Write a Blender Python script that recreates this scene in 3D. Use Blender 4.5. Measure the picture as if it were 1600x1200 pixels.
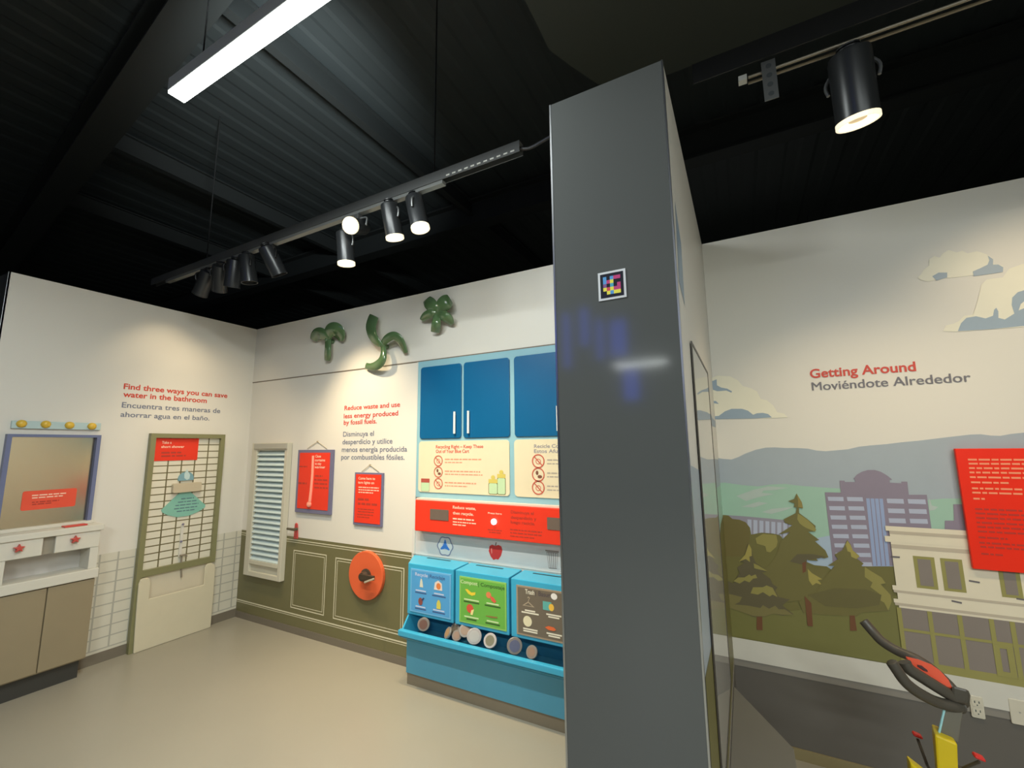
import bpy, bmesh, math, random
from mathutils import Vector, Matrix
random.seed(7)
S = bpy.context.scene
for o in list(bpy.data.objects): bpy.data.objects.remove(o)
COL = S.collection

# ------------------------------------------------------------------ camera
CAM = Vector((4.29354, -2.57724, 1.53714)); YAW, PITCH, ROLL, FPX = 0.486453, 0.142223, -0.0108066, 677.222
_f = Vector((-math.sin(YAW)*math.cos(PITCH), math.cos(YAW)*math.cos(PITCH), math.sin(PITCH)))
_r = Vector((math.cos(YAW), math.sin(YAW), 0)); _u = _r.cross(_f)
CR = _r*math.cos(ROLL) + _u*math.sin(ROLL); CU = -_r*math.sin(ROLL) + _u*math.cos(ROLL)
cd = bpy.data.cameras.new('camera'); cam = bpy.data.objects.new('camera', cd); COL.objects.link(cam)
cam.matrix_world = Matrix(((CR.x, CU.x, -_f.x, CAM.x), (CR.y, CU.y, -_f.y, CAM.y), (CR.z, CU.z, -_f.z, CAM.z), (0, 0, 0, 1)))
cd.sensor_width = 36; cd.lens = 36*FPX/1600; cd.clip_start = 0.02; cd.clip_end = 100
S.camera = cam

# ------------------------------------------------------------------ world and exposure
S.view_settings.view_transform = 'Standard'; S.view_settings.look = 'None'
S.view_settings.exposure = 0.0; S.view_settings.gamma = 1.0
W = bpy.data.worlds.new('world'); S.world = W; W.use_nodes = True
W.node_tree.nodes['Background'].inputs[0].default_value = (0.55, 0.7, 0.8, 1)
W.node_tree.nodes['Background'].inputs[1].default_value = 0.012
WARM = (1.0, 0.79, 0.50); COOL = (0.93, 1.0, 0.98)
SPOT_W, HALL_W = 1.0, 1.0          # strength factors for the track lamps / the hall lamps

# ------------------------------------------------------------------ helpers
def ray(px, py): return _f + CR*((px-800)/FPX) - CU*((py-600)/FPX)
class Frame:
    """a flat wall: a runs along it, z up, d out of it"""
    def __init__(s, axis, base, sign): s.axis, s.base, s.sign = axis, base, sign
    def P(s, a, z, d=0.0):
        k = s.base + s.sign*d
        return Vector((k, a, z)) if s.axis == 0 else Vector((a, k, z))
    def hit(s, px, py, d=0.0):
        v = ray(px, py); t = (s.base + s.sign*d - CAM[s.axis])/v[s.axis]; q = CAM + v*t
        return (q[1-s.axis], q.z)
    def hits(s, pts, d=0.0): return [s.hit(x, y, d) for x, y in pts]
LW = Frame(0, 0.0, 1); MW = Frame(1, 0.0, -1); RW = Frame(1, 0.17, -1)
PF = Frame(1, -1.28, -1); PS = Frame(0, 4.157, 1)
def on_z(px, py, z):
    v = ray(px, py); return CAM + v*((z-CAM.z)/v.z)

MATS = {}
def lin(c): return tuple((x/255/12.92 if x/255 <= .04045 else ((x/255+.055)/1.055)**2.4) for x in c)
def mat(name, rgb, rough=0.5, metal=0.0, emit=0.0, var=0.04, scale=12.0, bump=0.0, alpha=1.0, trans=0.0, spec=0.5, ecol=None, coat=0.0):
    if name in MATS: return MATS[name]
    m = bpy.data.materials.new(name); m.use_nodes = True; nt = m.node_tree; b = nt.nodes['Principled BSDF']
    c = lin(rgb)
    b.inputs['Roughness'].default_value = rough; b.inputs['Metallic'].default_value = metal
    b.inputs['Specular IOR Level'].default_value = spec
    if coat: b.inputs['Coat Weight'].default_value = coat; b.inputs['Coat Roughness'].default_value = 0.05
    if trans: b.inputs['Transmission Weight'].default_value = trans
    if alpha < 1: b.inputs['Alpha'].default_value = alpha
    if emit:
        b.inputs['Emission Color'].default_value = (*(ecol or c), 1); b.inputs['Emission Strength'].default_value = emit
    tc = nt.nodes.new('ShaderNodeTexCoord'); nz = nt.nodes.new('ShaderNodeTexNoise')
    nz.inputs['Scale'].default_value = scale; nz.inputs['Detail'].default_value = 4
    nt.links.new(tc.outputs['Object'], nz.inputs['Vector'])
    mx = nt.nodes.new('ShaderNodeMix'); mx.data_type = 'RGBA'
    mx.inputs[6].default_value = (*[max(0, x*(1-var)) for x in c], 1); mx.inputs[7].default_value = (*[min(1, x*(1+var)) for x in c], 1)
    nt.links.new(nz.outputs['Fac'], mx.inputs[0]); nt.links.new(mx.outputs[2], b.inputs['Base Color'])
    if bump:
        bp = nt.nodes.new('ShaderNodeBump'); bp.inputs['Strength'].default_value = bump; bp.inputs['Distance'].default_value = 0.003
        nt.links.new(nz.outputs['Fac'], bp.inputs['Height']); nt.links.new(bp.outputs['Normal'], b.inputs['Normal'])
    MATS[name] = m; return m

ORG = {}
def tag(o, label=None, cat=None, group=None, kind=None):
    if label: o['label'] = label
    if cat: o['category'] = cat
    if group: o['group'] = group
    if kind: o['kind'] = kind
    return o
def thing(name, loc, label, cat, group=None):
    o = bpy.data.objects.new(name, None); COL.objects.link(o); o.location = loc; o.empty_display_size = 0.05
    ORG[o.name] = Vector(loc); return tag(o, label, cat, group)
def obj(name, bm, m, parent=None, smooth=False, bevel=0.0, label=None, cat=None, group=None, kind=None, subsurf=0):
    bmesh.ops.recalc_face_normals(bm, faces=bm.faces[:])
    if parent is not None: org = ORG[parent.name]
    else:
        vs = [v.co for v in bm.verts]
        lo = [min(v[i] for v in vs) for i in range(3)]; hi = [max(v[i] for v in vs) for i in range(3)]
        org = Vector(((lo[0]+hi[0])/2, (lo[1]+hi[1])/2, lo[2]))
    for v in bm.verts: v.co -= org
    me = bpy.data.meshes.new(name); bm.to_mesh(me); bm.free()
    if smooth:
        for p in me.polygons: p.use_smooth = True
        me.set_sharp_from_angle(angle=math.radians(42))
    me.materials.append(m)
    o = bpy.data.objects.new(name, me); COL.objects.link(o)
    if parent is not None: o.parent = parent
    else: o.location = org
    ORG[o.name] = org
    if bevel:
        b = o.modifiers.new('bevel', 'BEVEL'); b.width = bevel; b.segments = 2; b.limit_method = 'ANGLE'
    if subsurf:
        b = o.modifiers.new('subsurf', 'SUBSURF'); b.levels = b.render_levels = subsurf
    return tag(o, label, cat, group, kind)
def B(): return bmesh.new()
def box(bm, x0, x1, y0, y1, z0, z1):
    vs = [bm.verts.new((x, y, z)) for x in (x0, x1) for y in (y0, y1) for z in (z0, z1)]
    for f in ((0,1,3,2), (4,6,7,5), (0,4,5,1), (2,3,7,6), (0,2,6,4), (1,5,7,3)): bm.faces.new([vs[i] for i in f])
    return bm
def hexa(bm, p):            # eight corners: back four then front four
    vs = [bm.verts.new(q) for q in p]
    for f in ((0,1,2,3), (7,6,5,4), (0,4,5,1), (1,5,6,2), (2,6,7,3), (3,7,4,0)): bm.faces.new([vs[i] for i in f])
    return bm
def extr(bm, fr, pts, d0, d1):
    n = len(pts)
    a = [bm.verts.new(fr.P(p[0], p[1], d0)) for p in pts]; b = [bm.verts.new(fr.P(p[0], p[1], d1)) for p in pts]
    bm.faces.new(a); bm.faces.new(b)
    for i in range(n): bm.faces.new((a[i], a[(i+1) % n], b[(i+1) % n], b[i]))
    return bm
def sheet(bm, fr, pts, d):    # a printed film: front face only
    bm.faces.new([bm.verts.new(fr.P(p[0], p[1], d)) for p in pts]); return bm
def rect(a0, a1, z0, z1): return [(a0, z0), (a1, z0), (a1, z1), (a0, z1)]
def rrect(a0, a1, z0, z1, r, n=5):
    o = []
    for cx, cz, s in ((a1-r, z0+r, -90), (a1-r, z1-r, 0), (a0+r, z1-r, 90), (a0+r, z0+r, 180)):
        for i in range(n+1):
            t = math.radians(s + 90*i/n); o.append((cx+r*math.cos(t), cz+r*math.sin(t)))
    return o
def ell(a, z, ra, rz, n=28, t0=0, t1=360):
    return [(a+ra*math.cos(math.radians(t0+(t1-t0)*i/n)), z+rz*math.sin(math.radians(t0+(t1-t0)*i/n))) for i in range(n if t1-t0 == 360 else n+1)]
def span(fr, tl, br, d=0.0):
    a0, z1 = fr.hit(*tl, d); a1, z0 = fr.hit(*br, d); return a0, a1, z0, z1
def ring(bm, fr, out, inn, d0, d1):
    n = len(out)
    V = [[bm.verts.new(fr.P(p[0], p[1], d)) for p in L] for L in (out, inn) for d in (d0, d1)]
    for i in range(n):
        j = (i+1) % n
        for A, C in ((0, 1), (2, 3), (1, 3), (0, 2)): bm.faces.new((V[A][i], V[A][j], V[C][j], V[C][i]))
    return bm
def tube(bm, pts, r, n=12, cap=True):
    pts = [Vector(p) for p in pts]; rs = r if isinstance(r, (list, tuple)) else [r]*len(pts)
    rows = []; up = Vector((0, 0, 1))
    for i, p in enumerate(pts):
        t = (pts[min(i+1, len(pts)-1)] - pts[max(i-1, 0)]).normalized()
        if i == 0:
            up = Vector((0, 0, 1)) if abs(t.z) < .9 else Vector((1, 0, 0))
        a = (up - t*up.dot(t)).normalized(); up = a; b = t.cross(a)
        rows.append([bm.verts.new(p + (a*math.cos(k*2*math.pi/n) + b*math.sin(k*2*math.pi/n))*rs[i]) for k in range(n)])
    for i in range(len(rows)-1):
        for k in range(n): bm.faces.new((rows[i][k], rows[i][(k+1) % n], rows[i+1][(k+1) % n], rows[i+1][k]))
    if cap: bm.faces.new(rows[0]); bm.faces.new(rows[-1][::-1])
    return bm
def spline(pts, k=6):
    P = [Vector(p) for p in pts]; out = []
    for i in range(len(P)-1):
        p0, p1, p2, p3 = P[max(i-1, 0)], P[i], P[i+1], P[min(i+2, len(P)-1)]
        for j in range(k):
            t = j/k; out.append(.5*((2*p1)+(p2-p0)*t+(2*p0-5*p1+4*p2-p3)*t*t+(3*p1-p0-3*p2+p3)*t**3))
    out.append(P[-1]); return out
def text_mesh(s, bold):
    cu = bpy.data.curves.new('t', 'FONT'); cu.body = s; cu.size = 1.0; cu.offset = bold; cu.resolution_u = 4
    o = bpy.data.objects.new('t', cu); COL.objects.link(o)
    me = bpy.data.meshes.new_from_object(o.evaluated_get(bpy.context.evaluated_depsgraph_get()))
    bpy.data.objects.remove(o); bpy.data.curves.remove(cu)
    return me
CAPH = 0.70
def write(bm, fr, d, s, pl, pr, cap, bold=0.012, lean=True):
    """a line of lettering from baseline-left pl to baseline-right pr (image points on the wall), cap height in px"""
    if 'M' in s and bold > 0:
        w = bold*(.8 if cap > 10 else .5)*cap
        for k in (0, 1): write(bm, fr, d+.0003*k, s, (pl[0]+w*(k-.5)*2, pl[1]), (pr[0]+w*(k-.5)*2, pr[1]), cap, 0, lean)
        return
    me = text_mesh(s, bold); xs = [v.co.x for v in me.vertices]
    if not xs: return
    x0, x1 = min(xs), max(xs)
    a0, z0 = fr.hit(*pl, d); a1, z1 = fr.hit(*pr, d); zt = fr.hit(pl[0], pl[1]-cap, d)[1]
    sx = (a1-a0)/(x1-x0); sz = (zt-z0)/CAPH; zm = (z0+z1)/2 if lean else z0
    vs = [bm.verts.new(fr.P(a0+(v.co.x-x0)*sx, zm+v.co.y*sz, d)) for v in me.vertices]
    for p in me.polygons:
        try: bm.faces.new([vs[i] for i in p.vertices])
        except ValueError: pass
    bpy.data.meshes.remove(me)
def greek(bm, fr, d, pl, pr, h, seed=0):
    """a line of print too small to read: word-length dashes"""
    rr = random.Random(seed+int(pl[0]*7+pl[1]*13)); a0, z0 = fr.hit(*pl, d); a1, z1 = fr.hit(*pr, d)
    zt = fr.hit(pl[0], pl[1]-h, d)[1]; hh = zt-z0; z0 = (z0+z1)/2; a = a0
    while a < a1-hh*.4:
        w = hh*rr.uniform(1.2, 4.2); w = min(w, a1-a)
        sheet(bm, fr, rect(a, a+w, z0, z0+hh*.8), d); a += w+hh*.55
def lettering(name, fr, d, rows, m, parent=None, **k):
    """each readable line is its own piece; lines of print too small to read share one piece"""
    fine = B()
    for r in rows:
        if isinstance(r[0], str):
            bm = B(); write(bm, fr, d, *r); obj(name, bm, m, parent, **k)
        else: greek(fine, fr, d, *r)
    if len(fine.faces): obj('fine_print', fine, m, parent, kind='stuff')
    else: fine.free()
NP = 0
def poly(name, fr, d, pts, m, parent, px=True, t=0.0, **k):
    global NP
    NP += 1; d += (NP % 16)*.00003*(t == 0)
    bm = B(); q = fr.hits(pts, d) if px else pts
    if t: extr(bm, fr, q, d-t, d)
    else: sheet(bm, fr, q, d)
    return obj(name, bm, m, parent, **k)
def lathe(bm, c, ax, prof, n=24):
    """turned shape: prof = (radius, distance along ax)"""
    ax = Vector(ax).normalized(); up = Vector((0, 0, 1)) if abs(ax.z) < .9 else Vector((1, 0, 0))
    a = (up-ax*up.dot(ax)).normalized(); b = ax.cross(a); c = Vector(c); rows = []
    for r, h in prof:
        rows.append([bm.verts.new(c+ax*h+(a*math.cos(k*2*math.pi/n)+b*math.sin(k*2*math.pi/n))*max(r, 1e-4)) for k in range(n)])
    for i in range(len(rows)-1):
        for k in range(n): bm.faces.new((rows[i][k], rows[i][(k+1) % n], rows[i+1][(k+1) % n], rows[i+1][k]))
    bm.faces.new(rows[0]); bm.faces.new(rows[-1][::-1]); return bm

# ------------------------------------------------------------------ colours
WALL = mat('wall_paint', (222, 218, 208), 0.42, var=.015, scale=3, bump=.02)
MURALW = mat('mural_film_white', (222, 219, 208), 0.4, var=.015)
DARK = mat('dark_grey_laminate', (82, 84, 83), 0.09, var=.03, scale=2, spec=.5)
ALU = mat('aluminium', (190, 192, 194), 0.28, 1.0)
BLACK = mat('black_paint', (62, 68, 70), 0.6)
BLACKM = mat('black_metal', (40, 41, 42), 0.35, 0.3)
GREYM = mat('grey_strut_metal', (120, 122, 122), 0.4, 0.6)
RED = mat('red_print', (232, 60, 38), 0.4, spec=.3); REDT = mat('red_lettering', (205, 66, 46), 0.5)
PALE = mat('pale_lettering', (250, 205, 180), 0.5); DRED = mat('dark_red_lettering', (176, 58, 42), 0.5)
SLATE = mat('slate_lettering', (112, 118, 138), 0.5)
OLIVE = mat('olive_print', (112, 108, 74), 0.4); CREAML = mat('cream_line', (216, 210, 182), 0.45)
SKYB = mat('sky_blue_plastic', (62, 168, 205), 0.3); SKYF = mat('blue_plastic_front', (78, 152, 180), 0.35)
PURPLE = mat('slate_purple_board', (112, 110, 138), 0.4)

# ------------------------------------------------------------------ room shell
def structure(name, bm, m, parent=None, **k): return obj(name, bm, m, parent, kind='structure' if parent is None else None, **k)
H = 2.74
FLOOR = mat('floor_vinyl', (158, 152, 136), 0.32, var=.06, scale=1.6, bump=.03)
structure('floor', box(B(), -6, 9, -12, 6, -.1, 0), FLOOR)
# ceiling: ribbed steel deck painted black, ribs running front to back
CEIL = mat('ceiling_deck_paint', (46, 52, 54), 0.6, var=.08, scale=4)
bm = B(); prof = []; x = -6.0; ZC = 4.35
while x < 9.0: prof += [(x, ZC), (x+.10, ZC), (x+.13, ZC+.007), (x+.22, ZC+.007)]; x += .25
prof.append((9.0, ZC)); ra = [bm.verts.new((p[0], -12, p[1])) for p in prof]; rb = [bm.verts.new((p[0], 6, p[1])) for p in prof]
for i in range(len(prof)-1): bm.faces.new((ra[i], ra[i+1], rb[i+1], rb[i]))
structure('ceiling', bm, CEIL)
for nm, b in (('wall_outer_left', (-6.1, -6, -12, 6)), ('wall_outer_right', (9, 9.1, -12, 6)), ('wall_outer_back', (-6.1, 9.1, 6, 6.1)), ('wall_outer_front', (-6.1, 9.1, -12.1, -12))):
    structure(nm, box(B(), *b, 0, 4.45), BLACK)
# roof steel
def hbeam(bm, p, q, w, h, t=.02):
    p, q = Vector(p), Vector(q); s = (q-p).cross(Vector((0, 0, 1))).normalized(); z = Vector((0, 0, 1))
    for c0, c1, e0, e1 in ((-w/2, w/2, -h/2, -h/2+t), (-w/2, w/2, h/2-t, h/2), (-t/2, t/2, -h/2+t, h/2-t)):
        hexa(bm, [p+s*c0+z*e0, p+s*c1+z*e0, p+s*c1+z*e1, p+s*c0+z*e1, q+s*c0+z*e0, q+s*c1+z*e0, q+s*c1+z*e1, q+s*c0+z*e1])
    return bm
STEEL = mat('roof_steel_paint', (32, 36, 37), 0.6)
structure('trim_1', hbeam(B(), (5.6, -1.97, 4.1), (-5.8, -.72, 4.1), .20, .30), STEEL)
for i, (x, y0, y1) in enumerate(((-.35, -1.2, 5.9), (-1.9, -1.0, 5.9), (1.75, -1.4, 5.9))):
    structure('trim_%d' % (i+2), hbeam(B(), (x, y0, 4.22), (x, y1, 4.22), .07, .18, .012), STEEL)
structure('trim_5', hbeam(B(), (-5.8, 1.3, 4.15), (8.8, 1.3, 4.15), .16, .30), STEEL)

# left partition (bathroom wall)
wl = structure('wall_left', box(B(), -.2, 0, -1.69, .15, 0, H), WALL)
obj('end_cladding', box(B(), -.215, .0, -1.70, -1.691, 0, H), DARK, wl)
obj('corner_strip', box(B(), -.008, .0, -1.702, -1.6905, 0, H), ALU, wl)
wb = structure('wall_back', box(B(), -.0, 3.7744, 0, .15, 0, H), WALL)
wr = structure('wall_right', box(B(), 4.1575, 8.6, .17, .32, 0, H), WALL)
wp = structure('wall_center', box(B(), 3.7745, 4.157, -1.272, .32, 0, H), WALL)
cl = obj('end_cladding', box(B(), 3.7745, 4.155, -1.28, -1.2725, 0, H), DARK, wp, bevel=.002)
for x0, x1 in ((3.770, 3.776), (4.153, 4.158)): obj('edge_strip', box(B(), x0, x1, -1.281, -1.268, 0, H), ALU, wp)
BASE = mat('cove_base', (118, 110, 96), 0.5)
structure('baseboard_back', box(B(), 0.004, 2.1, -.008, 0, 0, .055), BASE)
structure('baseboard_left', box(B(), 0, .008, -1.69, 0, 0, .072), BASE)
structure('baseboard_right', box(B(), 4.158, 8.6, .158, .17, 0, .05), mat('tan_cove_base', (140, 128, 92), .5))
structure('trim_6', box(B(), 0, 3.7745, -.004, 0, 2.188, 2.196), mat('seam_brown', (120, 108, 92), .6))  # thin grey-brown seam between the printed film and the paint

# ------------------------------------------------------------------ lamps
def spot_light(name, loc, d, watts, col, size, blend, parent, rad=.04):
    l = bpy.data.lights.new(name, 'SPOT'); l.energy = watts; l.color = col; l.spot_size = math.radians(size); l.spot_blend = blend; l.shadow_soft_size = rad
    o = bpy.data.objects.new(name, l); COL.objects.link(o); o.parent = parent
    o.location = Vector(loc)-ORG[parent.name]; o.rotation_euler = Vector(d).normalized().to_track_quat('-Z', 'Y').to_euler()
    return o
LENS = mat('lit_lens', (255, 244, 214), .3, emit=14, ecol=(1, .86, .62))
LENSD = mat('lamp_reflector', (255, 240, 205), .3, emit=1.0, ecol=(1, .86, .60))
LENSC = mat('lamp_core_amber', (190, 160, 110), .3, emit=.35, ecol=(1, .8, .5))
LENSDIM = mat('unlit_lens', (90, 88, 80), .2)
HEAD = mat('spotlight_black', (46, 48, 50), .32, .1, var=.03)
TZ, TY = 3.0, -.78
def spotlight(x, d, lit, label, y=TY, r=.055, ln=.19, watts=0, size=60, blend=.7, drop=.13, lens=None, col=WARM, zt=TZ):
    d = Vector(d).normalized(); piv = Vector((x, y, zt-drop))
    t = thing('track_spotlight', (x, y, zt-.02), label, 'spotlight', 'track spotlights')
    back = piv - d*ln*.45; front = piv + d*ln*.55
    bm = B(); lathe(bm, back, d, [(r*.75, -.012), (r*.96, -.006), (r, .004), (r, ln), (r*.9, ln), (r*.88, ln-.03)], 28); obj('housing', bm, HEAD, t, smooth=True)
    obj('heat_sink', lathe(B(), back-d*.034, d, [(r*.55, 0), (r*.55, .005), (r*.3, .005), (r*.3, .010), (r*.55, .010), (r*.55, .015), (r*.3, .015), (r*.3, .0215)], 20), HEAD, t)
    bm = B(); lathe(bm, front-d*.012, d, [(r*.86, 0), (r*.86, .004)], 28)
    obj('lens', bm, (lens or LENS) if lit else LENSDIM, t, label='glowing warm lens' if lit else None)
    if lit and lens and r > .06: obj('lamp_core', lathe(B(), front-d*.0078, d, [(r*.42, 0), (r*.42, .002)], 24), LENSC, t, label='darker amber lamp core')
    bm = B(); o = [front-d*.003, front+d*.006]
    lathe(bm, front-d*.008, d, [(r*.90, 0), (r*1.02, 0), (r*1.02, .016), (r*.90, .016), (r*.88, 0)], 28)
    obj('trim_ring', bm, LENSD if lit else HEAD, t)
    s = d.cross(Vector((0, 0, 1)));  s = s.normalized() if s.length > .05 else Vector((1, 0, 0))
    bm = B(); top = Vector((x, y, zt-.045))
    for k in (-1, 1): tube(bm, spline([piv+s*k*(r+.008), piv+s*k*(r+.010)+Vector((0, 0, .05)), top+s*k*.015, top], 5), .006, 8)
    obj('yoke', bm, GREYM if lit else BLACKM, t)
    obj('track_adapter', box(B(), x-.018, x+.018, y-.018, y+.018, zt-.052, zt-.0201), GREYM if lit else BLACKM, t, bevel=.002)
    if watts: spot_light('lamp_light', front+d*.02, d, watts*SPOT_W, col, size, blend, t)
    return t
def batten(x0, x1, y, z, label, watts, w=.07, up=.15):
    t = thing('linear_light', ((x0+x1)/2, y, z), label, 'ceiling light', 'suspended linear lights')
    obj('housing', box(B(), x0, x1, y-w/2, y+w/2, z+.012, z+.075), mat('lamp_housing_white', (190, 194, 194), .4), t, bevel=.003)
    obj('diffuser', box(B(), x0+.004, x1-.004, y-w/2+.003, y+w/2-.003, z, z+.0118), mat('lit_diffuser', (255, 255, 252), .5, emit=10, ecol=(.97, 1, .95)), t, label='glowing white diffuser')
    for x in (x0+.2, x1-.2): obj('suspension_cable', tube(B(), [(x, y, z+.07), (x, y, ZC-.01)], .003, 6), BLACKM, t)
    l = bpy.data.lights.new('lamp_light', 'AREA'); l.shape = 'RECTANGLE'; l.size = x1-x0; l.size_y = w; l.energy = watts*HALL_W; l.color = COOL
    o = bpy.data.objects.new('lamp_light', l); COL.objects.link(o); o.parent = t; o.location = (0, 0, -.008)
    # added spot thrown up to the far side, imitating lens glow on the ceiling
    l = bpy.data.lights.new('added_ceiling_glow', 'SPOT'); l.energy = watts*up*HALL_W; l.color = COOL; l.spot_size = math.radians(64); l.spot_blend = 1.0; l.shadow_soft_size = .1
    o = bpy.data.objects.new('added_ceiling_glow', l); COL.objects.link(o); o.parent = t; o.location = (0, 0, .14); o.rotation_euler = Vector((-1.75, 1.35, 1.11)).to_track_quat('-Z', 'Y').to_euler()
    return t
batten(2.155, 3.4, -1.735, 3.1, 'bright white linear lamp hanging above the bathroom and kitchen corner', 60, up=6)
batten(1.84, 2.96, -9.58, 3.3, 'added white linear lamp hanging far behind the viewer for the glint on the column', 26)  # unseen lamp added so that its reflection makes the glint on the column
batten(3.0, 5.4, 3.6, 3.2, 'added white linear lamp hidden behind the back wall to lift the dark outer wall', 22)  # unseen lamp added to brighten the black outer wall
batten(4.7, 6.5, -5.0, 3.3, 'added white linear fill lamp hanging just behind the viewer in the hall', 195)  # unseen fill lamp added for general brightness from behind
batten(6.0, 7.6, -3.4, 3.1, 'added white linear fill lamp hanging to the right of the viewer above the hall', 85)  # second unseen fill lamp, added to soften the light from the right

# ------------------------------------------------------------------ lighting track over the back wall
tr = thing('lighting_track', (1.6, TY, TZ), 'long grey suspended strut with spotlights over the kitchen wall', 'lighting track')
TX0, TX1 = -.3, 3.41
bm = B(); box(bm, TX0, TX1, TY-.022, TY-.018, TZ, TZ+.06); box(bm, TX0, TX1, TY+.018, TY+.022, TZ, TZ+.06); box(bm, TX0, TX1, TY-.018, TY+.018, TZ+.056, TZ+.06)
obj('strut_channel', bm, GREYM, tr)
obj('power_rail', box(B(), TX0+.25, 2.93, TY-.017, TY+.017, TZ-.02, TZ-.0005), mat('rail_grey', (150, 152, 150), .35, .4), tr)
bm = B(); x = 2.96
while x < 3.37: box(bm, x, x+.022, TY-.0235, TY-.0222, TZ+.008, TZ+.016); x += .04
obj('slot_hole', bm, mat('bright_slot', (225, 225, 218), .4), tr)
for x in (2.86, .55): obj('hanger_rod', tube(B(), [(x, TY, TZ+.06), (x, TY, ZC)], .005, 8), BLACKM, tr)
bm = B(); tube(bm, spline([(3.405, TY, TZ+.03), (3.46, TY, TZ+.012), (3.56, TY, TZ+.03), (3.74, TY, TZ+.06)], 5), .009, 8)
obj('power_cable', bm, BLACKM, tr)
spotlight(.55, (-.55, .02, -.83), 0, 'black spotlight nearest the far left end of the track', watts=10, size=85, blend=1)
spotlight(.77, (-.50, .30, -.80), 0, 'black spotlight second from the far left end of the track', watts=14, size=80, blend=1)
spotlight(.95, (-.25, .10, -.95), 0, 'black spotlight third from the far left end of the track', watts=38, size=90, blend=1)
spotlight(1.13, (.05, .15, -.97), 0, 'black spotlight fourth from the far left end of the track', watts=34, size=90, blend=1)
spotlight(1.42, (.14, .47, -.88), 0, 'lone unlit-looking black spotlight left of the glowing ones', watts=92, size=74, blend=1)
spotlight(2.265, (.25, -.85, -.40), 1, 'glowing spotlight facing the viewer, leftmost of the lit trio', watts=6, size=90, r=.05, ln=.15, drop=.095)
spotlight(2.165, (.0, .12, -.98), 1, 'spotlight pointing down with a thin lit rim beside the glowing trio', watts=52, size=85, lens=LENSD, r=.052, drop=.21, blend=1)
spotlight(2.55, (.05, .22, -.95), 1, 'glowing spotlight pointing down, middle of the lit trio', watts=60, size=88, r=.052, blend=1)
spotlight(2.74, (.2, .05, -.9), 1, 'glowing spotlight nearest the grey column, rightmost of the lit trio', watts=72, size=95, r=.052, blend=1)
# right-hand track
RY, RX0, RX1 = -.735, 4.22, 6.3
tr = thing('lighting_track', (5.2, RY, TZ), 'dark strut with twin rails above the landscape mural', 'lighting track')
bm = B(); box(bm, RX0, RX1, RY-.05, RY-.045, TZ+.03, TZ+.12); box(bm, RX0, RX1, RY-.045, RY+.03, TZ+.115, TZ+.12)
obj('strut_channel', bm, BLACKM, tr)
for yy in (RY-.012, RY+.02): obj('rail', tube(B(), [(RX0+.2, yy, TZ), (RX1, yy, TZ)], .006, 8), mat('rail_bronze', (150, 142, 126), .35, .6), tr)
obj('end_feed', box(B(), RX0+.165, RX0+.195, RY-.022, RY+.006, TZ-.010, TZ+.012), mat('feed_white', (200, 200, 195), .5), tr)
bm = B(); xb = 4.49
box(bm, xb-.024, xb+.024, RY-.03, RY-.026, TZ-.14, TZ+.03)
obj('slotted_bracket', bm, GREYM, tr)
bm = B()
for k in range(4): extr(bm, Frame(1, RY-.03, -1), ell(xb, TZ-.115+.04*k, .010, .010, 12), 0, .001)
obj('bracket_hole', bm, BLACK, tr)
spotlight(4.745, (.06, .24, -.97), 1, 'large black cylinder spotlight hanging over the landscape mural', y=RY, r=.066, ln=.235, watts=42, size=100, blend=1, lens=LENSD, drop=.17)
spotlight(5.62, (.05, .5, -.85), 0, 'black spotlight at the far right of the mural track', y=RY, r=.06, ln=.2, watts=30, size=110, blend=1, drop=.15)

# big dark duct above the column
bm = B(); dz = 3.86
q = [on_z(x, y, dz) for x, y in ((800, -40), (820, 0), (858, 78), (893, 104), (935, 132))]
y1 = on_z(1056, 112, dz).y
pts = [(p.x, p.y) for p in q] + [(q[-1].x+.35, y1), (8.6, y1), (8.6, q[0].y-1.2), (q[0].x, q[0].y-1.2)]
vb = [bm.verts.new((a, b, dz)) for a, b in pts]; vt = [bm.verts.new((a, b, ZC-.02)) for a, b in pts]
bm.faces.new(vb); bm.faces.new(vt)
for i in range(len(pts)): j = (i+1) % len(pts); bm.faces.new((vb[i], vb[j], vt[j], vt[i]))
obj('ceiling_duct', bm, mat('duct_paint', (58, 62, 56), .5, var=.06, scale=3), label='wide dark ventilation duct under the ceiling above the grey column', cat='duct')

# ================================================================== LEFT WALL : bathroom
F = LW
t = thing('wall_lettering', (0, -.6, 1.7), 'red and slate bathroom wording on the left wall above the shower panel', 'wall lettering')
lettering('heading_line', F, .0015, [('Find three ways you can save', (193, 607), (355, 622), 8.5, .022), ('water in the bathroom', (192, 620.5), (323, 629), 8.5, .022)], REDT, t, label='red lettering')
lettering('heading_line', F, .0015, [('Encuentra tres maneras de', (190, 637), (344, 645), 8.5, .012), ('ahorrar agua en el baño.', (188, 651), (327, 657), 8, .012)], SLATE, t, label='slate lettering')

# tiled dado
t = thing('tile_panel', (0, -.5, .07), 'white tile patterned dado behind the vanity and shower on the left wall', 'tile panel')
z1 = (F.hit(152, 866)[1]+F.hit(380, 829)[1])/2
bm = B(); extr(bm, F, rect(-1.69, -.004, .073, z1), .0005, .002); obj('tile_sheet', bm, mat('dado_tile', (212, 208, 192), .3), t)
bm = B(); gm = mat('dado_grout', (176, 174, 162), .5)
for k in range(int((z1-.095)/.077)+1): sheet(bm, F, rect(-1.69, -.004, .095+k*.077-.0042, .095+k*.077+.0042), .0026)
for k in range(16): a = -.05-k*.11; sheet(bm, F, rect(a-.0055, a+.0055, .095, z1), .0028)
obj('grout', bm, gm, t)

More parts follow.
